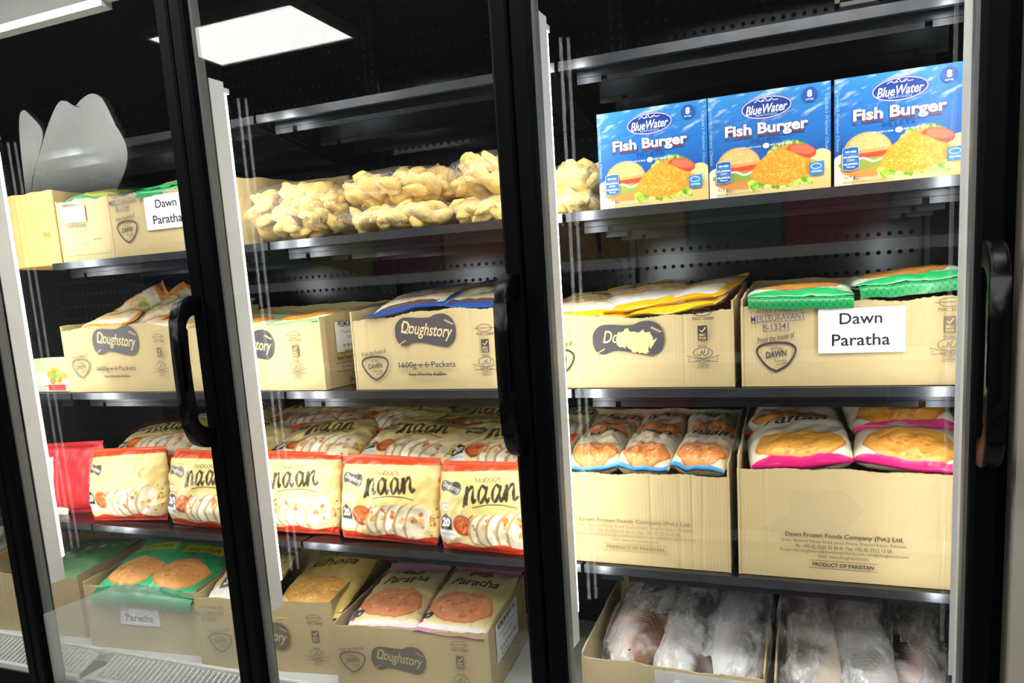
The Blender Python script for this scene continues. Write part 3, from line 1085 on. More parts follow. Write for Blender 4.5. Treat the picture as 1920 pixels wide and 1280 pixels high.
# small carton behind the puff bags
bs = carton('plain carton standing behind the bags of yellow pastries, middle bay', -.19, .26, zb, .26, .2, .185, .185, m=CARD, seed=12, group=GC, tear=.001)
ink('printed_marks', [stroke([(.2, .13), (.222, .13), (.222, .155), (.2, .155)], .0018, INK, True), text('1 20', .16, .143, width=.05, h=.014, col=INK)], FF, bs)

# --- deck
DK = DECK
dl = carton('open carton with yellow packs, half hidden by the first door frame, bottom deck', -.405, .005, DK, .43, .36, .208, .235, yaw=math.radians(8), seed=13, group=GC, tear=.003)
ink('printed_marks', cert_icons(.372, .165, .112, .055, INKF, 1.15) + doughstory_logo(.21, .11, 1.1, bg='#6a604c') + stamp(.05, .150, '#7a705e') + dawn_shield(.075, .082, 1.0, '#7a705e'), FF, dl)
drr = carton('open carton of flaky bread packs with white label on its right side, bottom deck', .062, .01, DK, .43, .33, .178, .200, yaw=math.radians(6), seed=14, group=GC, tear=.003)
ink('printed_marks', doughstory_logo(.18, .098, 1.0, bg='#5f594f', fg='#b9a67c') + dawn_shield(.05, .082, 1.0, '#6a604c') + cert_icons(.352, .150, .104, .050, '#6a604c', 1.1), FF, drr)
paper_label(drr, FRs(.43), .05, .075, .235, .178, premium_lines(.142, .127, 1.35))
ink('printed_side', company_block(.19, .065, .2, '#5d5138'), FRs(.43), drr)
dg = carton('open carton with green bags, left end of the bottom deck', -1.36, .02, DK, .43, .33, .20, .232, hl=.21, yaw=math.radians(4), seed=15, group=GC, tear=.003)
dp = carton('open carton with Dawn Paratha label behind hazy glass, bottom deck left bay', -.86, .015, DK, .42, .34, .200, .232, yaw=math.radians(5), seed=16, group=GC, tear=.004)
paper_label(dp, FF, .13, .085, .275, .172, DAWN_LINES(.202, .128))
f31 = carton('long open carton holding three plastic wrapped fish, bottom deck right bay', .741, .02, DK, .406, .36, .172, .222, seed=18, group='cartons of frozen fish', tear=.003, m=CARD3)
link('plastic_tape', MB().box(.17, .40, -.0035, -.0022, .02, .166), clear('white_tape', .05, .25, 1.2, .45), f31)
f32 = carton('open carton holding fish with a blue sticker, bottom deck right bay corner', 1.163, .02, DK, .362, .36, .160, .222, seed=19, group='cartons of frozen fish', tear=.004, m=CARD3)
# far left bay
b0 = carton('carton in the far left bay beyond the door frame', -1.84, .02, DK, .44, .34, .2, .23, seed=20, group=GC, tear=.003, m=CARD2)

# small retail carton at the left end of the middle shelf
sp = thing('food_carton', 'small white retail carton with picture of fried snacks, left end of middle shelf', 'box', (-.94, .03, zc))
link('carton_body', bevel(MB().box(0, .135, 0, .05, 0, .1).mesh('carton_body'), .0015, 1), mat('white_board', (.6, .6, .55), .5), sp)
g_ = np.random.RandomState(5)
pic = [rect(.001, .001, .134, .099, '#c9cab4'), rect(.001, .06, .134, .099, '#b4bf8c'), ell(.085, .035, .052, .014, '#d2cac6')]
for q in range(12):
    pic.append(ell(.085 + g_.randn() * .016, .046 + g_.randn() * .010, .013, .010, ['#e39a3a', '#d8772c', '#eab052'][q % 3], g_.rand() * 3))
pic += [ell(.082, .047, .012, .008, '#5fae52'), rect(.05, .006, .12, .022, '#d84a4c'), stroke([(.03, .018), (.134, .02)], .002, '#c23a48')]
ink('printed_front', pic, ((0, -.0002, 0), (1, 0, 0), (0, 0, 1), (0, -1, 0)), sp, GLOSSB)


# ------------------------------------------------------------------ fish burger cartons
def fish_burger():
    W, H = .219, .189
    nu, nv = 190, 164
    u = np.linspace(0, W, nu)
    v = np.linspace(0, H, nv)
    U, Vv = np.meshgrid(u, v, indexing='ij')
    t = Vv / H
    c0, c1, c2 = np.array(lin('#06408c')), np.array(lin('#1468b4')), np.array(lin('#2c86c6'))
    base = c0 + (c1 - c0) * np.clip((t - .25) / .35, 0, 1)[..., None]
    base = base + (c2 - base) * np.clip((t - .7) / .3, 0, 1)[..., None] * .8
    n = vnoise(U * 14, Vv * 34 - U * 9, 5, 4)
    cl = np.clip(n * 1.1 - .15, 0, 1) * np.clip((t - .58) / .25, 0, 1)
    base = base + (np.array(lin('#d2e6f2')) - base) * (cl * .65)[..., None]
    n2 = vnoise(U * 22, Vv * 40, 8, 3)
    low = np.clip((.13 - t) / .08 + .4 * n2, 0, 1)
    base = base + (np.array(lin('#e9c98a')) - base) * (low * .95)[..., None]
    o = []
    g = np.random.RandomState(2)
    # side wave blobs, plate edges
    o += [ell(.012, .022, .02, .035, '#e8dfc2', 0), ell(.205, .045, .022, .028, '#d9d18e', .2), ell(.20, .02, .03, .02, '#e9c27a')]
    # left sandwich
    o += [ell(.052, .050, .041, .022, '#d9682e', .05), ell(.055, .030, .045, .016, '#cf8a42'), ell(.048, .038, .042, .010, '#8a9c3c', 0)]
    o += [poly(ellp(.055, .056, .041, .036, .03, 24, 0, math.pi), '#d39a56'), poly(ellp(.057, .062, .034, .028, .03, 24, 0, math.pi), '#e0ae6c')]
    for q in range(26):
        a, rr = g.rand() * math.pi, g.rand() ** .5
        o.append(ell(.055 + .036 * rr * math.cos(a), .060 + .028 * rr * math.sin(a), .0016, .0008, '#f3ddb0', g.rand() * 3, 6))
    o += [poly([(.016, .054), (.094, .058), (.090, .050), (.06, .047), (.018, .046)], '#d5442c'), stroke(spline([(.03, .046), (.05, .047), (.066, .040), (.085, .047)], 4), .003, '#f3e8da')]
    # right sandwich
    o += [poly(ellp(.143, .056, .043, .036, .15, 24, 0, math.pi), '#c98a3e')]
    for q in range(30):
        a = .25 + 2.3 * g.rand()
        o.append(ell(.146 + .042 * math.cos(a), .056 + .034 * math.sin(a), .005, .0035, ['#8fae35', '#5f8c22', '#b7c75a'][q % 3], g.rand() * 3, 8))
    o += [ell(.168, .072, .027, .013, '#d8402a', -.25), ell(.170, .075, .022, .008, '#ec6a48', -.25)]
    for q in range(46):
        o.append(ell(.075 + .11 * g.rand(), .013 + .012 * g.rand(), .0075, .0045, ['#8cc02c', '#c3d85a', '#6aa024', '#d6e27a'][q % 4], g.rand() * 3, 8))
    patty = [(.076, .040), (.090, .058), (.108, .073), (.128, .080), (.150, .074), (.168, .063), (.190, .054), (.203, .044), (.196, .036), (.176, .028), (.150, .017), (.128, .014), (.105, .019), (.086, .027)]
    o.append(poly(spline(patty + [patty[0]], 4)[:-1], '#e0952a'))
    pc = np.array(patty).mean(0)
    for q in range(420):
        k = g.randint(len(patty))
        s_ = g.rand() ** .5 * .93
        pt = pc + (np.array(patty[k]) * (1 - (h_ := g.rand())) + np.array(patty[(k + 1) % len(patty)]) * h_ - pc) * s_
        o.append(ell(pt[0], pt[1], .0026, .0014, ['#eaa63a', '#d48420', '#f0b650', '#dc9026'][q % 4], g.rand() * 3, 6))
    img = raster(o, U, Vv, base, u[1] - u[0])
    me = bpy.data.meshes.new('printed_front')
    vs = np.stack([U.ravel(), np.zeros(U.size) - .0003, Vv.ravel()], 1)
    idx = np.arange(U.size).reshape(nu, nv)
    fs = np.stack([idx[:-1, :-1], idx[1:, :-1], idx[1:, 1:], idx[:-1, 1:]], -1).reshape(-1, 4)
    me.from_pydata(vs.tolist(), [], fs.tolist())
    ca = me.color_attributes.new('Col', 'FLOAT_COLOR', 'POINT')
    ca.data.foreach_set('color', np.concatenate([img.reshape(-1, 3), np.ones((U.size, 1))], 1).ravel())
    me.materials.append(GLOSSB)
    # crisp lettering
    L_ = [ell(.107, .158, .0455, .0205, '#8a3f9c', .03, 40), ell(.107, .158, .0442, .0192, '#e8f0fa', .03, 40), ell(.107, .158, .0430, .0180, '#0a3488', .03, 40)]
    L_ += [text('BlueWater', .107, .1560, width=.075, h=.0165, bold=.012, shear=.32, rot=.03, col='#ffffff'),
           text('SEAFOODS', .107, .1448, width=.038, h=.0036, bold=.01, col='#9cc4ee')]
    for dx, hh in ((-.012, .004), (0, .0065), (.012, .0045)):
        L_.append(stroke(spline([(.107 + dx - .009, .1685), (.107 + dx - .002, .1685 + hh), (.107 + dx + .001, .1695), (.107 + dx + .009, .1700)], 4), .0011, '#ffffff'))
    L_ += [text('Fish Burger', .106, .1185, width=.151, h=.0275, bold=.055, col='#5a3a5c'), text('Fish Burger', .106, .1190, width=.149, h=.0260, bold=.030, col='#f7f3f5'),
           text('FILLETS', .106, .1000, width=.052, h=.0075, bold=.0, col='#0b3c7c'),
           text('JUST ADD A BUN', .079, .0885, width=.036, h=.0038, bold=.02, col='#cfe4f6'), text("AND YOU'RE DONE!", .133, .0895, width=.040, h=.0038, bold=.02, col='#cfe4f6'),
           ell(.106, .0890, .006, .005, '#e9d9c2'),
           ell(.183, .170, .0135, .0130, '#1c4c9e', 0, 30), text('8', .183, .1715, h=.0125, bold=.04, col='#f2f6fc'), text('PATTIES', .183, .1612, width=.013, h=.0028, bold=.02, col='#d8e6f6')]
    bd = [(.014, .030), (.0145, .066), (.027, .068), (.0400, .067), (.0415, .031), (.028, .027)]
    L_ += [poly([(x * 1.04 - .0012, y * 1.03 - .0014) for x, y in bd], '#e8f1f8'), poly(bd, '#0f5fae'),
           text('NO MSG', .0275, .0600, width=.018, h=.0036, bold=.03, col='#ffffff'), text('NO ARTIFICIAL', .0278, .0510, width=.024, h=.0034, bold=.03, col='#ffffff'), text('Colour', .0278, .0462, width=.013, h=.0038, col='#ffffff'),
           text('NO ARTIFICIAL', .0280, .0385, width=.024, h=.0034, bold=.03, col='#ffffff'), text('Flavour', .0280, .0338, width=.014, h=.0038, col='#ffffff'),
           stroke([(.018, .0555), (.038, .0557)], .0005, '#9cc4ee'), stroke([(.018, .0428), (.038, .043)], .0005, '#9cc4ee'),
           poly([(.182, .026), (.2075, .0272), (.2075, .0505), (.182, .049)], '#2a7cc0'), stroke(ellp(.194, .042, .009, .0045, 0, 16), .0012, '#e4f0f8', True), text('CERTIFIED', .1945, .0325, width=.019, h=.0035, bold=.02, col='#e4f0f8'),
           text('519 g', .026, .0150, width=.019, h=.0078, col='#4a3826'), text('BREADED ALASKA POLLOCK FILLETS', .055, .0062, width=.080, h=.0036, col='#6a5434')]
    g = np.random.RandomState(4)
    for xx in (.006, .2125):
        L_.append(text("Canada's Freshest Choice", xx, .115, width=.105, h=.0055, shear=.3, rot=-1.5708, col='#8fc0e8'))
    body = bevel(MB().box(0, W, 0, .07, 0, H).mesh('carton_body'), .0012, 1)
    bm_ = mat('blue_board', lin('#1a6fbe'), .42)
    body.materials.append(bm_)
    return me, L_, body


me_front, fb_l, fb_body = fish_burger()
fb_ink = None
for i, (x, lab) in enumerate([(.8355, 'blue fish burger carton nearest the light strip, leftmost of the three'), (1.0565, 'blue fish burger carton in the middle of the three'), (1.2815, 'blue fish burger carton at the right end beside the door edge')]):
    t = thing('frozen_food_carton', lab, 'box', (x, .02, zb), (0, 0, 0), 'fish burger cartons')
    link('carton_body', fb_body, None, t)
    link('printed_front', me_front, None, t)
    if fb_ink is None:
        fb_ink = ink('lettering', fb_l, ((0, -.0004, 0), (1, 0, 0), (0, 0, 1), (0, -1, 0)), t, GLOSSB)
    else:
        link('lettering', fb_ink.data, None, t)

# ------------------------------------------------------------------ flexible printed packs
def finish(me, C, m):
    ca = me.color_attributes.new('Col', 'FLOAT_COLOR', 'POINT')
    ca.data.foreach_set('color', np.concatenate([C, np.ones((len(C), 1))], 1).ravel())
    me.polygons.foreach_set('use_smooth', [True] * len(me.polygons))
    me.materials.append(m)
    me.update()


def pouch(name, label, cat, group, W, L_, T, base, ops, loc, rot, nu=70, nv=60, seals=('#d8402a', '#d8402a'), sw=.014, seed=0,
          pw=2.6, wr=.0022, droop=.3, basefun=None, m=None, under=None, sag=.0, stripes=None, pinch=.05):
    """pillow pack lying in its own xy plane, printed side up; origin at its centre"""
    m = m or FILM
    t = thing(name, label, cat, loc, tuple(math.radians(a) for a in rot), group)
    u = np.linspace(-1, 1, nu)
    v = np.linspace(-1, 1, nv)
    U, V_ = np.meshgrid(u, v, indexing='ij')
    prof = np.clip((1 - np.abs(U) ** pw), 0, 1) ** .55 * np.clip((1 - np.abs(V_) ** (pw * .9)), 0, 1) ** .6
    n1 = vnoise(U * .7 + seed, V_ * .7, seed, 3)
    rid = np.abs(vnoise(U * 1.3, V_ * 1.3 + seed, seed + 5, 2))
    edge = 1 - prof
    h = T / 2 * prof * (1 + .16 * n1) + (.0006 + wr * (n1 * .6 + (.5 - rid)) * (.35 + .65 * edge))
    h = np.maximum(h, .0004)
    pin = 1 - pinch * (np.abs(V_) ** 4)
    X = U * W / 2 * (1 - .03 * np.cos(V_ * 1.57) * 0) * pin
    Yc = V_ * L_ / 2
    zof = -sag * (V_ ** 2) + wr * 1.2 * vnoise(U * .5, V_ * .5 + 3, seed + 9, 2) * edge
    top = np.stack([X, Yc, zof + h], -1).reshape(-1, 3)
    bot = np.stack([X, Yc, zof - h * .75], -1).reshape(-1, 3)
    bc = np.zeros((nu, nv, 3)) + np.array(lin(base))
    pu, pv = (U + 1) / 2 * W, (V_ + 1) / 2 * L_
    if basefun:
        bc = basefun(pu, pv, bc)
    img = raster(ops, pu, pv, bc, W / nu).reshape(-1, 3)
    ub = np.zeros((nu * nv, 3)) + np.array(lin(under or base))
    idx = np.arange(nu * nv).reshape(nu, nv)
    fs = np.stack([idx[:-1, :-1], idx[1:, :-1], idx[1:, 1:], idx[:-1, 1:]], -1).reshape(-1, 4)
    s = 3
    iu = sorted(set(list(range(0, nu, s)) + [nu - 1]))
    iv = sorted(set(list(range(0, nv, s)) + [nv - 1]))
    sub = idx[np.ix_(iu, iv)]
    bsub = bot.reshape(nu, nv, 3)[np.ix_(iu, iv)].reshape(-1, 3)
    bi = np.arange(len(iu) * len(iv)).reshape(len(iu), len(iv)) + nu * nv
    fb = np.stack([bi[:-1, :-1], bi[:-1, 1:], bi[1:, 1:], bi[1:, :-1]], -1).reshape(-1, 4)
    me = bpy.data.meshes.new('pack_body')
    me.from_pydata(np.vstack([top, bsub]).tolist(), [], np.vstack([fs, fb]).tolist())
    finish(me, np.vstack([img, ub[:len(bsub)]]), m)
    link('pack_body', me, None, t)
    for e, sc in ((0, seals[0]), (-1, seals[1])):
        if not sc:
            continue
        b0 = np.stack([X[:, e], Yc[:, e], zof[:, e]], 1)
        sg = -1 if e == 0 else 1
        k = 4
        vs, cs = [], []
        for j in range(k + 1):
            f_ = j / k
            q = b0.copy()
            ang = droop * f_
            q[:, 1] += sg * sw * f_ * math.cos(ang)
            q[:, 2] += -sw * f_ * math.sin(ang) + .0012 * np.sin(np.linspace(0, 9 + seed % 5, nu)) * f_ + .0005 * (j % 2)
            vs.append(q)
            cc = np.zeros((nu, 3)) + np.array(lin(sc))
            if stripes:
                on = ((np.arange(nu) + 2 * j) % 5) < 2
                cc[on] = np.array(lin(stripes))
            cs.append(cc)
        vs = np.vstack(vs)
        ii = np.arange(nu * (k + 1)).reshape(k + 1, nu)
        ff = np.stack([ii[:-1, :-1], ii[:-1, 1:], ii[1:, 1:], ii[1:, :-1]], -1).reshape(-1, 4)
        ms = bpy.data.meshes.new('end_seal')
        ms.from_pydata(vs.tolist(), [], ff.tolist())
        finish(ms, np.vstack(cs), m)
        link('end_seal', ms, None, t)
    return t


def script_naan(cx, cy, W, H, col):
    """brush lettering: n a a n"""
    o = []
    def glyph(pts, x, wd):
        p_ = spline([(x + a * W, cy + b * H) for a, b in pts], 5)
        n = len(p_)
        ww = [wd * (.55 + .6 * abs(math.sin(i * .33 + 1))) for i in range(n)]
        o.append(stroke(p_, ww, col))
    wd = H * .16
    x = cx - W / 2
    glyph([(-.02, -.6), (.03, -.1), (.07, .45), (.06, -.2), (.045, -.5), (.09, .1), (.15, .4), (.185, .3), (.175, -.2), (.185, -.42), (.235, -.2)], x, wd)
    for dx in (.25, .5):
        glyph([(dx + .17, .3), (dx + .11, .42), (dx + .045, .1), (dx + .05, -.32), (dx + .10, -.38), (dx + .16, .0), (dx + .185, .38), (dx + .175, -.1), (dx + .195, -.4), (dx + .24, -.15)], x, wd)
    glyph([(.74, -.35), (.765, .1), (.79, .4), (.785, -.1), (.775, -.45), (.82, .1), (.88, .4), (.915, .3), (.905, -.15), (.925, -.4), (.99, -.2)], x, wd)
    return o


def badge(cx, cy, W, ro=0.0, bg='#4a4744', fg='#e8e0c8'):
    return [(t_, c_) for t_, c_ in xf(doughstory_logo(0, 0, W / .15, bg, fg)[:2], cx, cy, 1.0, ro)]


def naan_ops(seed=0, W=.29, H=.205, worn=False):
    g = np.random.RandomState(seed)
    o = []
    dark = '#3b3020' if not worn else '#b7a878'  # paler ink imitates glare washing out the lettering
    o += [rect(0, H - .008, W, H, '#dd4a24'), poly([(0, H - .008), (W, H - .006), (W, H - .012), (W * .5, H - .015), (0, H - .020)], '#d2421f')]
    o += [rect(0, 0, .006, H, '#d8472a')]
    o.append(text('TANDOORI', .150, .170, width=.068, h=.0115, bold=.006, rot=.06, col=dark))
    o += xf(script_naan(0, 0, .142, .046, dark), .158, .138, 1.0, .09)
    o.append(stroke(spline([(.112, .104), (.15, .112), (.19, .113), (.225, .107)], 5), .0026, dark))
    o += badge(.045, .150, .066, -.12)
    o.append(poly(ellp(.028, .100, .0155, .0115, 0, 3 * 6), '#f2e6d4'))
    o.append(stroke(ellp(.028, .100, .0145, .0105, 0, 18), .002, '#c23a34', True))
    o.append(text('DAWN', .028, .100, width=.019, h=.0065, bold=.03, col='#c22c34'))
    o.append(poly([(.010, .046), (.048, .046), (.048, .074), (.029, .086), (.010, .074)], '#35302e'))
    o.append(text('20', .029, .0650, width=.027, h=.0195, bold=.03, col='#f6f4ee'))
    o.append(rect(.006, .026, .058, .046, '#dfe0de'))
    o.append(text('2 lb 14 oz (1700 g)', .031, .036, width=.046, h=.008, bold=.01, col='#56524c'))
    # bowl of curry
    o += [ell(.080, .060, .028, .025, '#8c3a1c', -.3), ell(.080, .063, .024, .020, '#c7622c', -.3)]
    for q in range(24):
        o.append(ell(.080 + g.randn() * .010, .063 + g.randn() * .008, .0045, .003, ['#e08a3c', '#a8421c', '#d8703a'][q % 3], g.rand() * 3, 8))
    o.append(stroke([(.098, .075), (.112, .086)], .004, '#9a4420'))
    # lime and grain patches
    for q in range(30):
        o.append(ell(.268 + g.randn() * .010, .062 + g.randn() * .020, .004, .0022, ['#b98a2c', '#8c6418', '#d3ac4a'][q % 3], g.rand() * 3, 6))
    # folded naan slices
    for i, cx in enumerate((.114, .138, .164, .194, .224)):
        k_ = .8 + .06 * i
        o += [ell(cx + .004, .050, .027 * k_ * 1.1, .048 * k_, '#b99a62', -.35), ell(cx + .009, .051, .025 * k_ * 1.1, .046 * k_, ['#e6dcc0', '#ddd3b6', '#efe9d8'][i % 3], -.35)]
        for q in range(6):
            a = g.rand() * 6.28
            r_ = .75 * g.rand() ** .5
            o.append(ell(cx + .009 + .022 * r_ * math.cos(a), .053 + .036 * r_ * math.sin(a), .004 + .005 * g.rand(), .004 + .006 * g.rand(), ['#d08a44', '#bf6a30', '#deb074'][q % 3], g.rand() * 3, 10))
    # red foot with a wavy top
    foot = [(0, 0), (W, 0), (W, .017)] + [(W - W * k / 14, .013 + .005 * math.sin(k * 1.1 + seed)) for k in range(1, 14)] + [(0, .020)]
    o.append(poly(foot, '#d8401f'))
    return o


NAANC = '#dcc880'
GN = 'bags of tandoori naan'


def nbase(pu, pv, bc):
    k = np.clip((.09 - pv) / .09, 0, 1)[..., None]
    return bc * (1 - .25 * k) + np.array(lin('#efe9d2')) * .25 * k


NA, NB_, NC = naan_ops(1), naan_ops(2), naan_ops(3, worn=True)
zd2 = zd
def naan(label, loc, rot, ops=NA, seed=0, T=.075, nu=150, nv=112, W=.288):
    return pouch('naan_bag', label, 'bag', GN, W, .205, T, NAANC, ops, loc, rot, nu, nv, ('#d8401f', '#dd4a24'), .007 if T > .07 else .020, seed, 3.0, .0048, .5, nbase, pinch=.07)


# front row, standing
naan('upright naan bag in the middle of the front row, middle bay', (.243, .062, zd + .108), (79, 1.5, 2), NA, 1)
naan('upright naan bag against the second door frame, middle bay', (.528, .052, zd + .104), (80, -1.5, -3), NB_, 2)
naan('upright naan bag partly behind the light strip, middle bay', (-.058, .072, zd + .110), (78, 1, 3), NA, 3)
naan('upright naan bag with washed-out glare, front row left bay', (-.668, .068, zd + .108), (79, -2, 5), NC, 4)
naan('upright naan bag beside the first door frame, front row left bay', (-.362, .072, zd + .104), (79, 2, 1), NB_, 5)
# tilted ones lying on top behind
naan('tilted naan bag lying behind the middle front bag, middle bay', (.262, .175, zd + .222), (24, 2, -3), NB_, 6, .06)
naan('tilted naan bag lying behind the second door handle, middle bay', (.520, .175, zd + .215), (26, 3, 2), NA, 7, .06)
naan('tilted naan bag just right of the light strip, second row middle bay', (-.035, .180, zd + .222), (22, -3, 4), NA, 8, .06, 90, 70)
naan('naan bag showing its orange seal, third row middle bay', (.110, .330, zd + .262), (14, 2, -14), NA, 9, .06, 90, 70)
naan('naan bag lying deep at the left of the middle bay', (-.130, .360, zd + .262), (12, -2, 8), NB_, 10, .06, 90, 70)
naan('naan bag lying deep behind the logo of the tilted bag, middle bay', (.390, .350, zd + .242), (12, 4, 6), NB_, 11, .06, 90, 70)
naan('naan bag with white sticker deep at the right of the middle bay', (.660, .335, zd + .245), (14, -3, -6), NA, 12, .06, 90, 70)
naan('tilted naan bag on top of the glare-washed bag, left bay', (-.640, .185, zd + .215), (22, -4, 10), NB_, 13, .06, 90, 70)
naan('tilted naan bag lying behind the front bags, left bay', (-.340, .190, zd + .220), (24, 3, -6), NA, 14, .06, 90, 70)
naan('naan bag lying highest at the back of the left bay', (-.470, .340, zd + .262), (14, 5, -10), NA, 15, .06, 90, 70)
naan('naan bag at the back beside the first handle, left bay', (-.200, .340, zd + .262), (14, -3, 4), NB_, 16, .06, 90, 70)
pouch('snack_bag', 'plain red bag standing at the left end of the naan row', 'bag', None, .20, .20, .06, '#d43238',
      [rect(0, .03, .05, .17, '#e8e2dc'), rect(.01, .05, .04, .15, '#7fa34a'), stroke([(.06, 0), (.06, .2)], .004, '#e8666a')], (-.94, .10, zd + .108), (82, 0, 20), 60, 60, ('#c42830', '#c42830'), seed=17)
for i, (x, z, r_, lab) in enumerate([(-.80, .02, -4, 'flat wine red pack at the bottom of the stack behind the red bag'), (-.78, .06, 3, 'flat wine red pack in the middle of the stack behind the red bag'), (-.80, .10, -2, 'flat wine red pack on top of the stack behind the red bag')]):
    pouch('snack_bag', lab, 'bag', 'stacked wine red packs', .26, .2, .045, '#6a2038', [rect(.02, .02, .24, .05, '#8a3a52'), stroke([(.03, .1), (.22, .12)], .004, '#b98a9a')], (x, .40, zd + .13 + z), (4, r_, 0), 40, 30, ('#541a2e', '#541a2e'), seed=20 + i)


# ------------------------------------------------------------------ flatbread packs in the cartons
def bread_ops(W, H, txt, seed, tcol='#3a2a20', bread=('#e39a4c', '#d07a30', '#f0b870'), edge=None, low=.05, hi=.5, bd='#3c3836', side=None, logo=True):
    g = np.random.RandomState(seed)
    o = []
    if edge:
        o += [rect(0, 0, W, .016, edge), rect(0, H - .014, W, H, edge)]
    if side:
        o += [rect(0, 0, .012, H, side), rect(W - .012, 0, W, H, side)]
    yc, ry = H * (low + hi) / 2, H * (hi - low) / 2
    for dy_, sc_ in ((.10, .94), (.02, 1.0), (-.07, .97)):
        ex = [(W / 2 + W * .43 * sc_ * math.cos(a) * (1 + .05 * math.sin(5 * a + seed)), yc + ry * dy_ + ry * .88 * sc_ * math.sin(a) * (1 + .06 * math.cos(4 * a + seed))) for a in np.linspace(0, 6.28, 34)[:-1]]
        o.append(poly(ex, bread[1]))
        o.append(poly([(W / 2 + (x - W / 2) * .965, yc + (y - yc) * .95 + ry * .03) for x, y in ex], bread[0]))
    for q in range(60):
        a, r_ = g.rand() * 6.28, g.rand() ** .5 * .78
        o.append(ell(W / 2 + W * .40 * r_ * math.cos(a), yc + ry * .85 * r_ * math.sin(a), W * .03, H * .010, bread[q % 3], .5 * g.randn(), 10))
    for q in range(6):
        o.append(stroke(ellp(W / 2 + W * .03 * g.randn(), yc, W * .38 * (.25 + .14 * q), ry * .85 * (.25 + .14 * q), .1 * q, 20, .3 + .3 * g.rand(), 2.7), W * .009, bread[1 + q % 2]))
    if txt:
        o.append(text(txt, W * .5, H * .68, width=W * .66, h=H * .13, bold=.02, shear=.35, rot=.04, col=tcol))
    if logo:
        o += badge(W * .5, H * .86, W * .34, 0, bd)
    return o


def packs(kind, items, W, L_, T, base, ops, seals, sw, group, **kw):
    for i, (lab, loc, rot) in enumerate(items):
        pouch('flatbread_pack', lab, 'pack', group, W, L_, T, base, ops, loc, rot, kw.get('nu', 80), kw.get('nv', 80), seals, sw, 30 + i * 3 + kind * 17, kw.get('pw', 3.0), kw.get('wr', .003), kw.get('droop', .5), stripes=kw.get('stripes'))


Yl = '#e8b31c'
OPS = bread_ops(.205, .285, 'Plain', 1, edge=None, side=Yl, low=.35, hi=.58, bread=('#d8b070', '#a86a3a', '#ece0c4')) + [rect(0, 0, .205, .03, Yl), rect(.02, .03, .185, .06, '#dfe2e2')]
packs(1, [('yellow edged pack at the left in the worn-logo carton', (.780, .180, zc + .170), (9, 2, 4)),
          ('yellow edged pack slanting up to the right in the worn-logo carton', (.975, .180, zc + .172), (8, -6, -5)),
          ('yellow edged pack crossing in the centre of the worn-logo carton', (.885, .215, zc + .186), (9, -5, 12)),
          ('yellow edged pack tucked against the right wall of the worn-logo carton', (.985, .215, zc + .186), (8, -7, -10))], .205, .285, .036, '#e6dcc0', OPS, (Yl, Yl), .016, 'yellow edged packs in the worn-logo carton', droop=-.4)
Gr = '#1c9a52'
OPS = bread_ops(.20, .28, None, 2, bread=('#dd9a44', '#c47a28', '#edb868'), edge=None, low=.03, hi=.95, logo=False) + [rect(0, .0, .2, .03, '#2fb066'), text('NET WEIGHT: 2400g (84.6 oz)', .12, .035, width=.11, h=.009, bold=.02, col='#1c2a4a')]
packs(2, [('green striped flatbread pack at the left of the Dawn Paratha carton', (1.218, .154, zc + .176), (1, 1, 1)),
          ('green flatbread pack lying higher at the right of the Dawn Paratha carton', (1.412, .160, zc + .193), (2, -4, 3))], .200, .270, .040, '#cfe2c8', OPS, (Gr, Gr), .024, 'green packs in the Dawn Paratha carton, middle shelf', droop=1.3, stripes='#0c6a3c')
Bl = '#2b4a8c'
OPS = bread_ops(.205, .285, 'Lachha', 3, edge=None, side='#31508f', low=.4, hi=.6, bread=('#c98f5a', '#7c4a2c', '#e0c8a0')) + [rect(0, 0, .205, .035, Bl), rect(.02, .035, .18, .06, '#6a4a38')]
packs(3, [('blue edged pack at the left in the full-logo carton', (.318, .172, zc + .204), (10, -4, 8)),
          ('blue edged pack at the right in the full-logo carton', (.520, .185, zc + .200), (8, 3, -7)),
          ('blue edged pack on top at the back of the full-logo carton', (.430, .235, zc + .212), (10, -5, 16))], .205, .285, .036, '#dcd2b6', OPS, (Bl, Bl), .016, 'blue edged packs in the full-logo carton', droop=-.5)
OPS = bread_ops(.20, .28, 'Aloo', 4, edge='#8cc47a', bread=('#e6962c', '#c87420', '#f2b85a'))
packs(4, [('green and orange pack at the right of the half hidden carton', (.005, .180, zc + .174), (4, -3, 4)),
          ('green and orange pack at the left of the half hidden carton', (-.205, .185, zc + .172), (3, 3, -3))], .200, .280, .036, '#c9dcb4', OPS, ('#7cc06a', '#7cc06a'), .020, 'green and orange packs in the half hidden carton', droop=1.0)
Og = '#e08a22'
OPS = bread_ops(.175, .165, None, 5, edge=Og, side=Og, low=.3, hi=.7, bread=('#e9c48c', '#d8a25a', '#f4e8cc'), logo=False) + [ell(.09, .1, .03, .015, '#8fb04a', .4)]
packs(5, [('orange edged pack at the left front of the carton beside the first handle', (-.690, .128, zc + .204), (17, -6, 14)),
          ('orange edged pack at the right front of the carton beside the first handle', (-.480, .145, zc + .186), (12, 6, -10)),
          ('orange edged pack tipped up near the left, carton beside the first handle', (-.700, .220, zc + .222), (40, 34, -30)),
          ('orange edged pack crossing in the centre, carton beside the first handle', (-.600, .170, zc + .212), (22, -22, 34)),
          ('orange edged pack leaning on edge in the centre, carton beside the first handle', (-.560, .235, zc + .205), (42, -40, 50)),
          ('orange edged pack at the back, carton beside the first handle', (-.440, .245, zc + .212), (12, -6, 8))], .175, .165, .026, '#eadfc0', OPS, (Og, Og), .016, 'orange edged packs beside the first handle', nu=60, nv=60, droop=-.3, wr=.005)
OPS = bread_ops(.2, .27, None, 6, edge='#1f9a58', low=.03, hi=.5, logo=False)
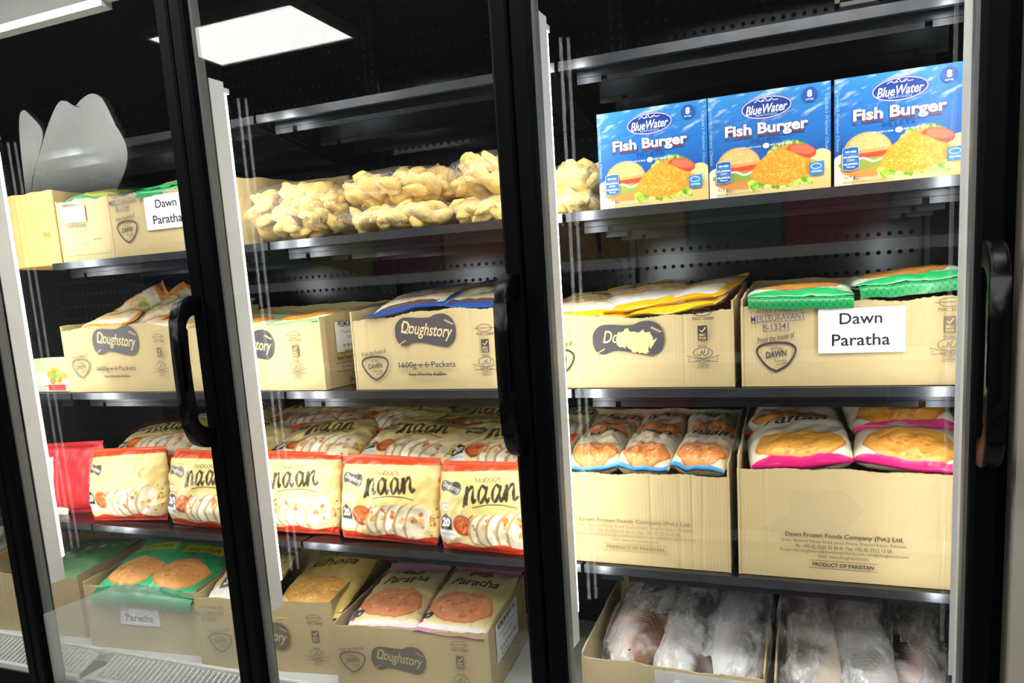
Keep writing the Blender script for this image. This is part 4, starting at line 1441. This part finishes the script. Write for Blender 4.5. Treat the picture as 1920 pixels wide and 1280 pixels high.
packs(6, [('green pack in the upper shelf carton with the Dawn Paratha label', (-.345, .165, zb + .186), (6, -5, 6)), ('green pack at the left of the upper shelf carton with the Dawn Paratha label', (-.435, .215, zb + .168), (3, -4, -5))],
      .2, .27, .04, '#2a8a55', OPS, ('#1c8a50', '#1c8a50'), .022, 'green packs in the upper shelf carton', droop=1.0)
OPS = [rect(.03, .02, .16, .10, '#c9d24a'), rect(.05, .04, .14, .08, '#e2e23a'), rect(.02, .13, .18, .2, '#5aa070'), stroke([(.02, .11), (.18, .12)], .008, '#d85a3a')]
packs(7, [('green pack with a yellow sticker in the pale carton', (-.655, .150, zb + .186), (12, 2, 5))], .175, .22, .045, '#4f9a70', OPS, ('#9ab8a0', '#9ab8a0'), .016, None)

OPS = bread_ops(.122, .19, 'naan', 8, edge=None, low=-.04, hi=.40, bread=('#e6924e', '#c8682e', '#eec08a'), logo=True, tcol='#32231c')
B2 = '#4f9ad4'
nm = ['left', 'middle', 'right']
packs(8, [('blue edged bread pack, front %s of the tall carton' % nm[i], (.776 + .122 * i, .136, zd + .222 + .002 * i), (11, (-3, 2, 4)[i], (4, -2, -5)[i])) for i in range(3)] +
      [('blue edged bread pack, back %s of the tall carton' % nm[i], (.780 + .120 * i, .255, zd + .240 + .003 * i), (8, (3, -3, 2)[i], (-6, 3, 8)[i])) for i in range(3)],       .120, .175, .072, '#e8d8b6', OPS, (B2, B2), .013, 'blue edged bread packs in the tall carton', nu=90, nv=110, droop=-1.4, wr=.004, pw=4.5)
Pk = '#e0247c'
OPS = bread_ops(.205, .2, 'Taftan', 9, edge=None, low=-.04, hi=.44, bread=('#eaa43c', '#cf7d22', '#f2bc62'), tcol='#2e2420') + [rect(0, 0, .205, .008, Pk)]
packs(9, [('pink edged bread pack at the front left of the taped carton', (1.212, .142, zd + .248), (13, -4, 5)), ('pink edged bread pack at the front right of the taped carton', (1.425, .138, zd + .250), (13, 5, -4)),
          ('pink edged bread pack at the back left of the taped carton', (1.205, .250, zd + .268), (6, 2, -4)), ('pink edged bread pack on top at the back right of the taped carton', (1.410, .240, zd + .296), (8, -2, 5))],
      .205, .190, .082, '#e8e0c6', OPS, (Pk, Pk), .014, 'pink edged bread packs in the taped carton', nu=110, nv=110, droop=-1.2, wr=.004, pw=4.5)
Vi = '#c58aae'
OPS = bread_ops(.205, .27, 'Paratha', 10, edge=None, low=.05, hi=.52, bread=('#f0a070', '#d8814e', '#f8bc92'), tcol='#3a2a20', bd='#2f4a40') + [rect(.0, 0, .014, .27, '#8c4a6c'), rect(.0, 0, .205, .012, '#e8e4dc'), ell(.0, .05, .045, .04, '#e9e6e0', .3)][:2] + [rect(0, 0, .205, .012, '#e2dcd0'), ell(.022, .035, .016, .012, '#3a3a3a', .4), text('4', .022, .035, h=.012, bold=.02, col='#f0f0e8')]
packs(10, [('flaky bread pack at the left in the bottom carton with side label', (.165, .185, DK + .190), (10, -2, 7)), ('flaky bread pack at the right in the bottom carton with side label', (.370, .200, DK + .192), (10, 3, 5)),
           ('flaky bread pack deeper at the back left of the bottom carton with side label', (.140, .270, DK + .182), (4, -2, 10)), ('flaky bread pack deeper at the back right of the bottom carton with side label', (.340, .285, DK + .184), (4, 4, 2))],
      .205, .265, .050, '#ead89c', OPS, (Vi, Vi), .030, 'flaky bread packs in the bottom carton', nu=110, nv=110, droop=-.35, wr=.004)
OPS = bread_ops(.22, .29, 'Chota', 11, edge=None, low=.02, hi=.45, bread=('#f0b65c', '#e0963c', '#f8d690'), logo=False, tcol='#6a4a1c')
packs(11, [('large yellow pack in the carton next to the light strip, bottom deck', (-.085, .205, DK + .205), (14, -3, 8))], .22, .29, .07, '#ecd27c', OPS, ('#d8b450', '#d8b450'), .016, None, nu=110, nv=90, wr=.004)
OPS = bread_ops(.21, .29, None, 12, edge=None, low=.04, hi=.5, bread=('#f0aa60', '#dc8a40', '#f8c68a'), logo=False) + [rect(.03, .175, .18, .215, '#d8d42a'), text('PARATHA', .105, .195, width=.12, h=.02, bold=.03, shear=.2, col='#3f8a3c'), rect(0, 0, .21, .018, '#1f7a54')]
packs(12, [('green flatbread pack with yellow band at the left, bottom carton behind the haze', (-.735, .155, DK + .226), (16, -4, 10)), ('green flatbread pack with yellow band at the right, bottom carton behind the haze', (-.565, .168, DK + .224), (15, 5, 7))],
      .21, .28, .055, '#3cb878', OPS, ('#1f8a60', '#1f8a60'), .045, 'green packs in the fogged carton', nu=100, nv=90, droop=1.2, wr=.004)
OPS = [rect(0, 0, .2, .06, '#d9d6cc'), poly([(.03, .05), (.09, .05), (.09, .09), (.06, .11), (.03, .09)], '#5a5654'), text('30', .06, .075, width=.042, h=.03, bold=.03, col='#f4f2ea'), rect(.12, .0, .2, .03, '#a8762c')]
packs(13, [('yellow pack marked 30 in the carton beside the first door frame, bottom deck', (-.300, .120, DK + .222), (26, 0, 6))], .2, .2, .06, '#e2d08a', OPS, ('#c9b26a', '#c9b26a'), .014, None, nu=90, nv=90)
g_ = np.random.RandomState(3)
OPS = [rect(0, .08, .3, .2, '#5fb069')] + [ell(.03 + .24 * g_.rand(), .02 + .24 * g_.rand(), .014, .009, ['#e8f0e4', '#9ad09c', '#3f8f50'][q % 3], g_.rand() * 3) for q in range(26)]
packs(14, [('green and white bag in the carton at the left end of the bottom deck', (-1.13, .20, DK + .195), (8, -3, 6))], .30, .26, .06, '#8cc890', OPS, ('#6fae74', '#6fae74'), .014, None, nu=60, nv=60)
OPS = [rect(0, 0, .3, .08, '#f0ece2'), rect(0, .1, .3, .14, '#c42a34'), ell(.2, .05, .04, .02, '#4f9a4a')]
packs(15, [('red and white bag in the far left bay carton', (-1.60, .16, DK + .225), (24, 0, 0))], .32, .24, .08, '#e4ded0', OPS, ('#c42a34', '#c42a34'), .014, None, nu=50, nv=50)
packs(16, [('red bag on the far left bay shelf beyond the door frame', (-1.05, .10, zd + .08), (70, 0, 0))], .20, .2, .06, '#b8323a', OPS, ('#c42a34', '#c42a34'), .014, None, nu=50, nv=50)


# ------------------------------------------------------------------ clear bags of yellow pastries
PASTRY = mat('golden_pastry', lin('#eec878'), .8, spec=.15, noise=(34, .3, (1, 1, 1)), bump=(120, .9, .005))


def shell(a, b, c, seed, nu=60, nv=30, rough=.08, power=.8, flat=.0):
    th = np.linspace(0, 2 * np.pi, nu, endpoint=False)
    ph = np.linspace(-np.pi / 2, np.pi / 2, nv)
    TH, PH = np.meshgrid(th, ph, indexing='ij')
    sg = lambda x: np.sign(x) * np.abs(x) ** power
    x, y, z = sg(np.cos(PH)) * sg(np.cos(TH)), sg(np.cos(PH)) * sg(np.sin(TH)), sg(np.sin(PH))
    n = 1 + rough * vnoise(x * .9 + z * .3, y * .9 + z * .7, seed, 3) + rough * .5 * vnoise(x * 2.3 + z, y * 2.1 - z, seed + 1, 2)
    P_ = np.stack([x * a * n, y * b * n, np.maximum(z * c * n, -c * (1 - flat))], -1).reshape(-1, 3)
    idx = np.arange(nu * nv).reshape(nu, nv)
    nx = np.roll(idx, -1, 0)
    f_ = np.stack([idx[:, :-1], nx[:, :-1], nx[:, 1:], idx[:, 1:]], -1).reshape(-1, 4)
    me = bpy.data.meshes.new('shell')
    me.from_pydata(P_.tolist(), [], f_.tolist())
    me.polygons.foreach_set('use_smooth', [True] * len(me.polygons))
    return me


ico = bmesh.new()
bmesh.ops.create_icosphere(ico, subdivisions=2, radius=1.0)
ICO_V = np.array([v.co[:] for v in ico.verts])
ICO_F = np.array([[v.index for v in f_.verts] for f_ in ico.faces])
ico.free()


def pastry_bag(label, x, y, z, a, b, c, seed, n=70):
    g = np.random.RandomState(seed)
    t = thing('pastry_bag', label, 'bag', (x, y, z), (0, 0, 0), 'clear bags of yellow pastries')
    V_, F_ = [], []
    for i in range(n):
        while True:
            p_ = g.rand(3) * 2 - 1
            if (p_ ** 2).sum() < 1:
                break
        p_ = p_ / max(1e-6, np.linalg.norm(p_)) * (np.linalg.norm(p_) ** .40) * .97
        s_ = .021 + .010 * g.rand()
        v = ICO_V.copy()
        # puffed folded wedge: pinched on one side
        v[:, 0] *= 1.35
        v[:, 1] *= .95 * (1 - .45 * v[:, 0] / 1.35)
        v[:, 2] *= .52 * (1 - .35 * v[:, 1])
        v *= (1 + .10 * np.sin(v[:, :1] * 7 + g.rand() * 6) * np.cos(v[:, 1:2] * 6))
        R_ = np.array(Euler((g.rand() * 1.6 - .8, g.rand() * 1.6 - .8, g.rand() * 6.28)).to_matrix())
        v = (v * s_) @ R_.T + p_ * np.array([a - .02, b - .02, max(.008, c - .012)])
        v[:, 2] = np.maximum(v[:, 2], -c * .97)
        F_.append(ICO_F + len(V_) * len(ICO_V))
        V_.append(v)
    me = bpy.data.meshes.new('pastry_pieces')
    me.from_pydata(np.vstack(V_).tolist(), [], np.vstack(F_).tolist())
    me.polygons.foreach_set('use_smooth', [True] * len(me.polygons))
    link('pastry_pieces', me, PASTRY, t, kind='stuff')
    link('plastic_film', shell(a * 1.01, b * 1.01, c * 1.05, seed, 72, 36, .05, .85, .08), CLEARF, t)
    # gathered neck
    nk = MB()
    for q in range(7):
        a0 = q * .9
        nk.add([(a * .9, -.01 + .004 * q, c * .1), (a * 1.12, -.03 + .01 * q, c * .2 + .015 * math.sin(a0)), (a * 1.15, -.02 + .01 * q, c * .2 - .012), (a * .9, -.006 + .004 * q, -c * .1)], [(0, 1, 2, 3)])
    link('gathered_neck', nk, CLEARF, t)


pastry_bag('clear bag of yellow pastries nearest the light strip, middle bay', .000, .135, zb + .078, .168, .11, .075, 1, 150)
pastry_bag('long clear bag of yellow pastries on top of another, middle bay', .305, .165, zb + .112, .175, .11, .047, 2, 130)
pastry_bag('flat clear bag of yellow pastries under the long one, middle bay', .310, .130, zb + .036, .178, .115, .035, 3, 120)
pastry_bag('plump clear bag of yellow pastries beside the second door frame, on top', .550, .170, zb + .114, .118, .115, .056, 4, 100)
pastry_bag('flat clear bag of yellow pastries beside the second door frame, underneath', .565, .130, zb + .033, .112, .105, .032, 5, 80)
pastry_bag('clear bag of pale pastries left of the fish burger cartons, on top', .745, .165, zb + .080, .090, .10, .038, 6, 70)
pastry_bag('clear bag of pale pastries left of the fish burger cartons, underneath', .740, .125, zb + .026, .088, .10, .026, 7, 60)


# ------------------------------------------------------------------ wrapped fish
FISHM = vcol('frozen_fish_skin', .5, .4, bump=(140, .35, .002))
WRAP = clear('frost_highlight_wrap', .03, .16, .6, .05, bump=(26, .5, .004), veil_col=(.95, .97, 1.0))


def frost_highlights(m):  # milky patches: frost plus white highlight streaks put into the veil
    nt = m.node_tree
    mv = [n for n in nt.nodes if n.type == 'MIX_SHADER' and not n.inputs[0].is_linked][0]
    tc = nt.nodes.new('ShaderNodeTexCoord')
    mp = nt.nodes.new('ShaderNodeMapping')
    mp.inputs['Scale'].default_value = (1.6, .8, 1.2)
    n1 = nt.nodes.new('ShaderNodeTexNoise')
    n1.inputs['Scale'].default_value = 13
    n1.inputs['Detail'].default_value = 8
    n1.inputs['Roughness'].default_value = .7
    n1.inputs['Distortion'].default_value = .4
    mr = nt.nodes.new('ShaderNodeMapRange')
    mr.inputs['From Min'].default_value = .42
    mr.inputs['From Max'].default_value = .62
    mr.inputs['To Min'].default_value = .04
    mr.inputs['To Max'].default_value = .75
    nt.links.new(tc.outputs['Object'], mp.inputs[0])
    nt.links.new(mp.outputs[0], n1.inputs['Vector'])
    nt.links.new(n1.outputs['Fac'], mr.inputs['Value'])
    nt.links.new(mr.outputs[0], mv.inputs[0])


frost_highlights(WRAP)


def fish(label, loc, rot, Lf, Wf, Hf, seed, back, belly, dark=.8, mirror=1):
    t = thing('wrapped_fish', label, 'fish', loc, tuple(math.radians(a) for a in rot), 'plastic wrapped frozen fish')
    ns, na = 130, 60
    s = np.linspace(0, 1, ns)
    th = np.linspace(0, 2 * np.pi, na, endpoint=False)
    S, TH = np.meshgrid(s, th, indexing='ij')
    prof = np.where(s < .3, np.sin(np.clip(s / .3, 0, 1) * np.pi / 2) ** .62, np.cos(np.clip((s - .3) / .7, 0, 1) * np.pi / 2) ** .8 * .88 + .12)
    prof = np.maximum(prof, .03)
    wv, hv = prof[:, None] * Wf / 2, (prof ** .9)[:, None] * Hf / 2
    bend = .02 * np.sin(S * 3.0 + seed) * mirror
    X = np.cos(TH) * wv * (1 - .18 * np.cos(TH) * np.abs(np.sin(TH))) + bend
    Z_ = np.sin(TH) * hv
    Yc = S * Lf - Lf / 2
    n = vnoise(S * 2, TH / 6.28 * 2, seed, 3)
    # scales: offset rows of little crescents
    r_ = S * 46
    c_ = TH / (2 * np.pi) * 34
    row = np.floor(r_)
    cc = c_ + .5 * (row % 2)
    d2 = ((cc % 1) - .5) ** 2 * 2.2 + ((r_ % 1) - .15) ** 2
    sc = np.clip(1.5 - d2 * 2.6, 0, 1)
    lat = .5 + .5 * np.cos(TH - (0.0 if mirror > 0 else np.pi))        # 1 on the back flank
    kb = np.clip(lat * 1.8 - .55 + .5 * n, 0, 1)
    A, B_ = np.array(lin(belly)), np.array(lin(back))
    col = A + (B_ - A) * kb[..., None]
    vis = np.clip((S - .18) / .1, 0, 1) * np.clip((.96 - S) / .08, 0, 1)
    col = col * (1 - (dark * vis * kb * (1 - sc) * .75)[..., None])
    frost = np.clip(vnoise(S * 3 + 4, TH / 6.28 * 3, seed + 3, 4) * 1.3, 0, 1)
    col = col + (np.array(lin('#e6e8ec')) - col) * (frost * .6)[..., None]
    me = bpy.data.meshes.new('fish_body')
    P_ = np.stack([X, Yc, Z_], -1).reshape(-1, 3)
    idx = np.arange(ns * na).reshape(ns, na)
    nx = np.roll(idx, -1, 1)
    f_ = np.stack([idx[:-1], nx[:-1], nx[1:], idx[1:]], -1).reshape(-1, 4).tolist()
    f_ += [tuple(idx[0]), tuple(idx[-1][::-1])]
    me.from_pydata(P_.tolist(), [], f_)
    finish(me, col.reshape(-1, 3), FISHM)
    b = link('fish_body', me, None, t)
    FIN = mat('fish_fin', lin('#6a5a54'), .5, noise=(30, .3, (1, 1, 1)))
    tail = MB()
    for q in range(12):
        a0, a1 = -.9 + 1.8 * q / 12, -.9 + 1.8 * (q + 1) / 12
        l0, l1 = .06 + .02 * abs(a0), .06 + .02 * abs(a1)
        y0 = Lf / 2 - .004
        tail.add([(.01 * a0, y0, .002), (math.sin(a0) * l0, y0 + math.cos(a0) * l0, .006 * math.sin(q * 2)), (math.sin(a1) * l1, y0 + math.cos(a1) * l1, .006 * math.sin(q * 2 + 2)), (.01 * a1, y0, .002),
                  (.01 * a0, y0, -.002), (math.sin(a0) * l0, y0 + math.cos(a0) * l0, .006 * math.sin(q * 2) - .002), (math.sin(a1) * l1, y0 + math.cos(a1) * l1, .006 * math.sin(q * 2 + 2) - .002), (.01 * a1, y0, -.002)],
                 [(0, 3, 2, 1), (4, 5, 6, 7), (1, 2, 6, 5)])
    link('tail_fin', tail, FIN, t)
    ey = MB()
    for sg in (-1, 1):
        ey.tube([(sg * .2 * Wf, -Lf / 2 + Lf * .10, Hf * .22), (sg * .22 * Wf, -Lf / 2 + Lf * .10, Hf * .30)], .008, .008, 12)
    link('eye', ey, mat('fish_eye', (.02, .02, .02), .15), t)
    sh = shell(Wf / 2 * 1.08, Lf / 2 * 1.08, Hf / 2 * 1.06, seed + 40, 110, 56, .05, .95, .0)
    link('plastic_wrap', sh, WRAP, t)
    # crumpled loose end of the wrap
    cr = MB()
    g = np.random.RandomState(seed)
    k = 9
    vs = []
    for i in range(k):
        for j in range(6):
            a = (i / (k - 1) - .5) * 1.5
            r_ = .015 + .017 * j
            vs.append((math.sin(a) * r_ * 1.3 + .006 * g.randn(), Lf / 2 + .01 + math.cos(a) * r_ * .6 + .004 * g.randn(), .012 * g.randn() + .008 * j * .5))
    cr.add(vs, [(i * 6 + j, (i + 1) * 6 + j, (i + 1) * 6 + j + 1, i * 6 + j + 1) for i in range(k - 1) for j in range(5)])
    link('wrap_end', cr, WRAP, t)
    return t


zf = DK
fish('wrapped fish with pink belly and brown scales, left in the left fish carton', (.842, .248, zf + .175), (20, -20, -16), .38, .165, .13, 1, '#8a6450', '#fbe2d6', 1.0, 1)
fish('wrapped fish with dark brown scaly patch, middle of the left fish carton', (.965, .190, zf + .162), (20, -8, -6), .38, .145, .13, 2, '#4c3428', '#ece2de', 1.0, 1)
fish('frost whitened wrapped fish at the right of the left fish carton', (1.085, 0.213, zf + 0.167), (25, 6, -3), .38, .130, .12, 3, '#a09a96', '#e6e4e4', .5, 1)
fish('tan wrapped fish at the left of the right fish carton', (1.232, 0.218, zf + 0.170), (25, 6, 4), .38, .140, .13, 4, '#8c7a6c', '#e8dac6', .7, -1)
b5 = fish('pale scaly wrapped fish with blue sticker, middle of the right fish carton', (1.350, 0.208, zf + 0.178), (25, 0, 2), .38, .138, .125, 5, '#8c867e', '#e4e0da', 1.0, -1)
fish('dark wrapped fish at the right end of the right fish carton', (1.460, 0.213, zf + 0.170), (25, 8, -6), .38, .130, .125, 6, '#2c2220', '#e4c4b8', 1.0, -1)
st = link('blue_sticker', MB().add([(-.030, .10, .0655), (.028, .11, .0655), (.020, .165, .058), (-.016, .16, .058), (-.030, .10, .0665), (.028, .11, .0665), (.020, .165, .059), (-.016, .16, .059)], [(3, 2, 1, 0), (4, 5, 6, 7), (0, 1, 5, 4), (1, 2, 6, 5), (2, 3, 7, 6), (3, 0, 4, 7)]), mat('sticker_blue', lin('#2f62b4'), .35), b5)
ink('sticker_print', [poly([(.002, .002), (.055, .008), (.05, .016), (.003, .011)], '#e8ecf4'), rect(.03, .0, .05, .006, '#d0484c'), stroke([(.02, .03), (.045, .034)], .002, '#dfe6f2')], ((-.029, .102, .0668), (1, .05, 0), (0, .99, -.13), (0, .13, .99)), st)
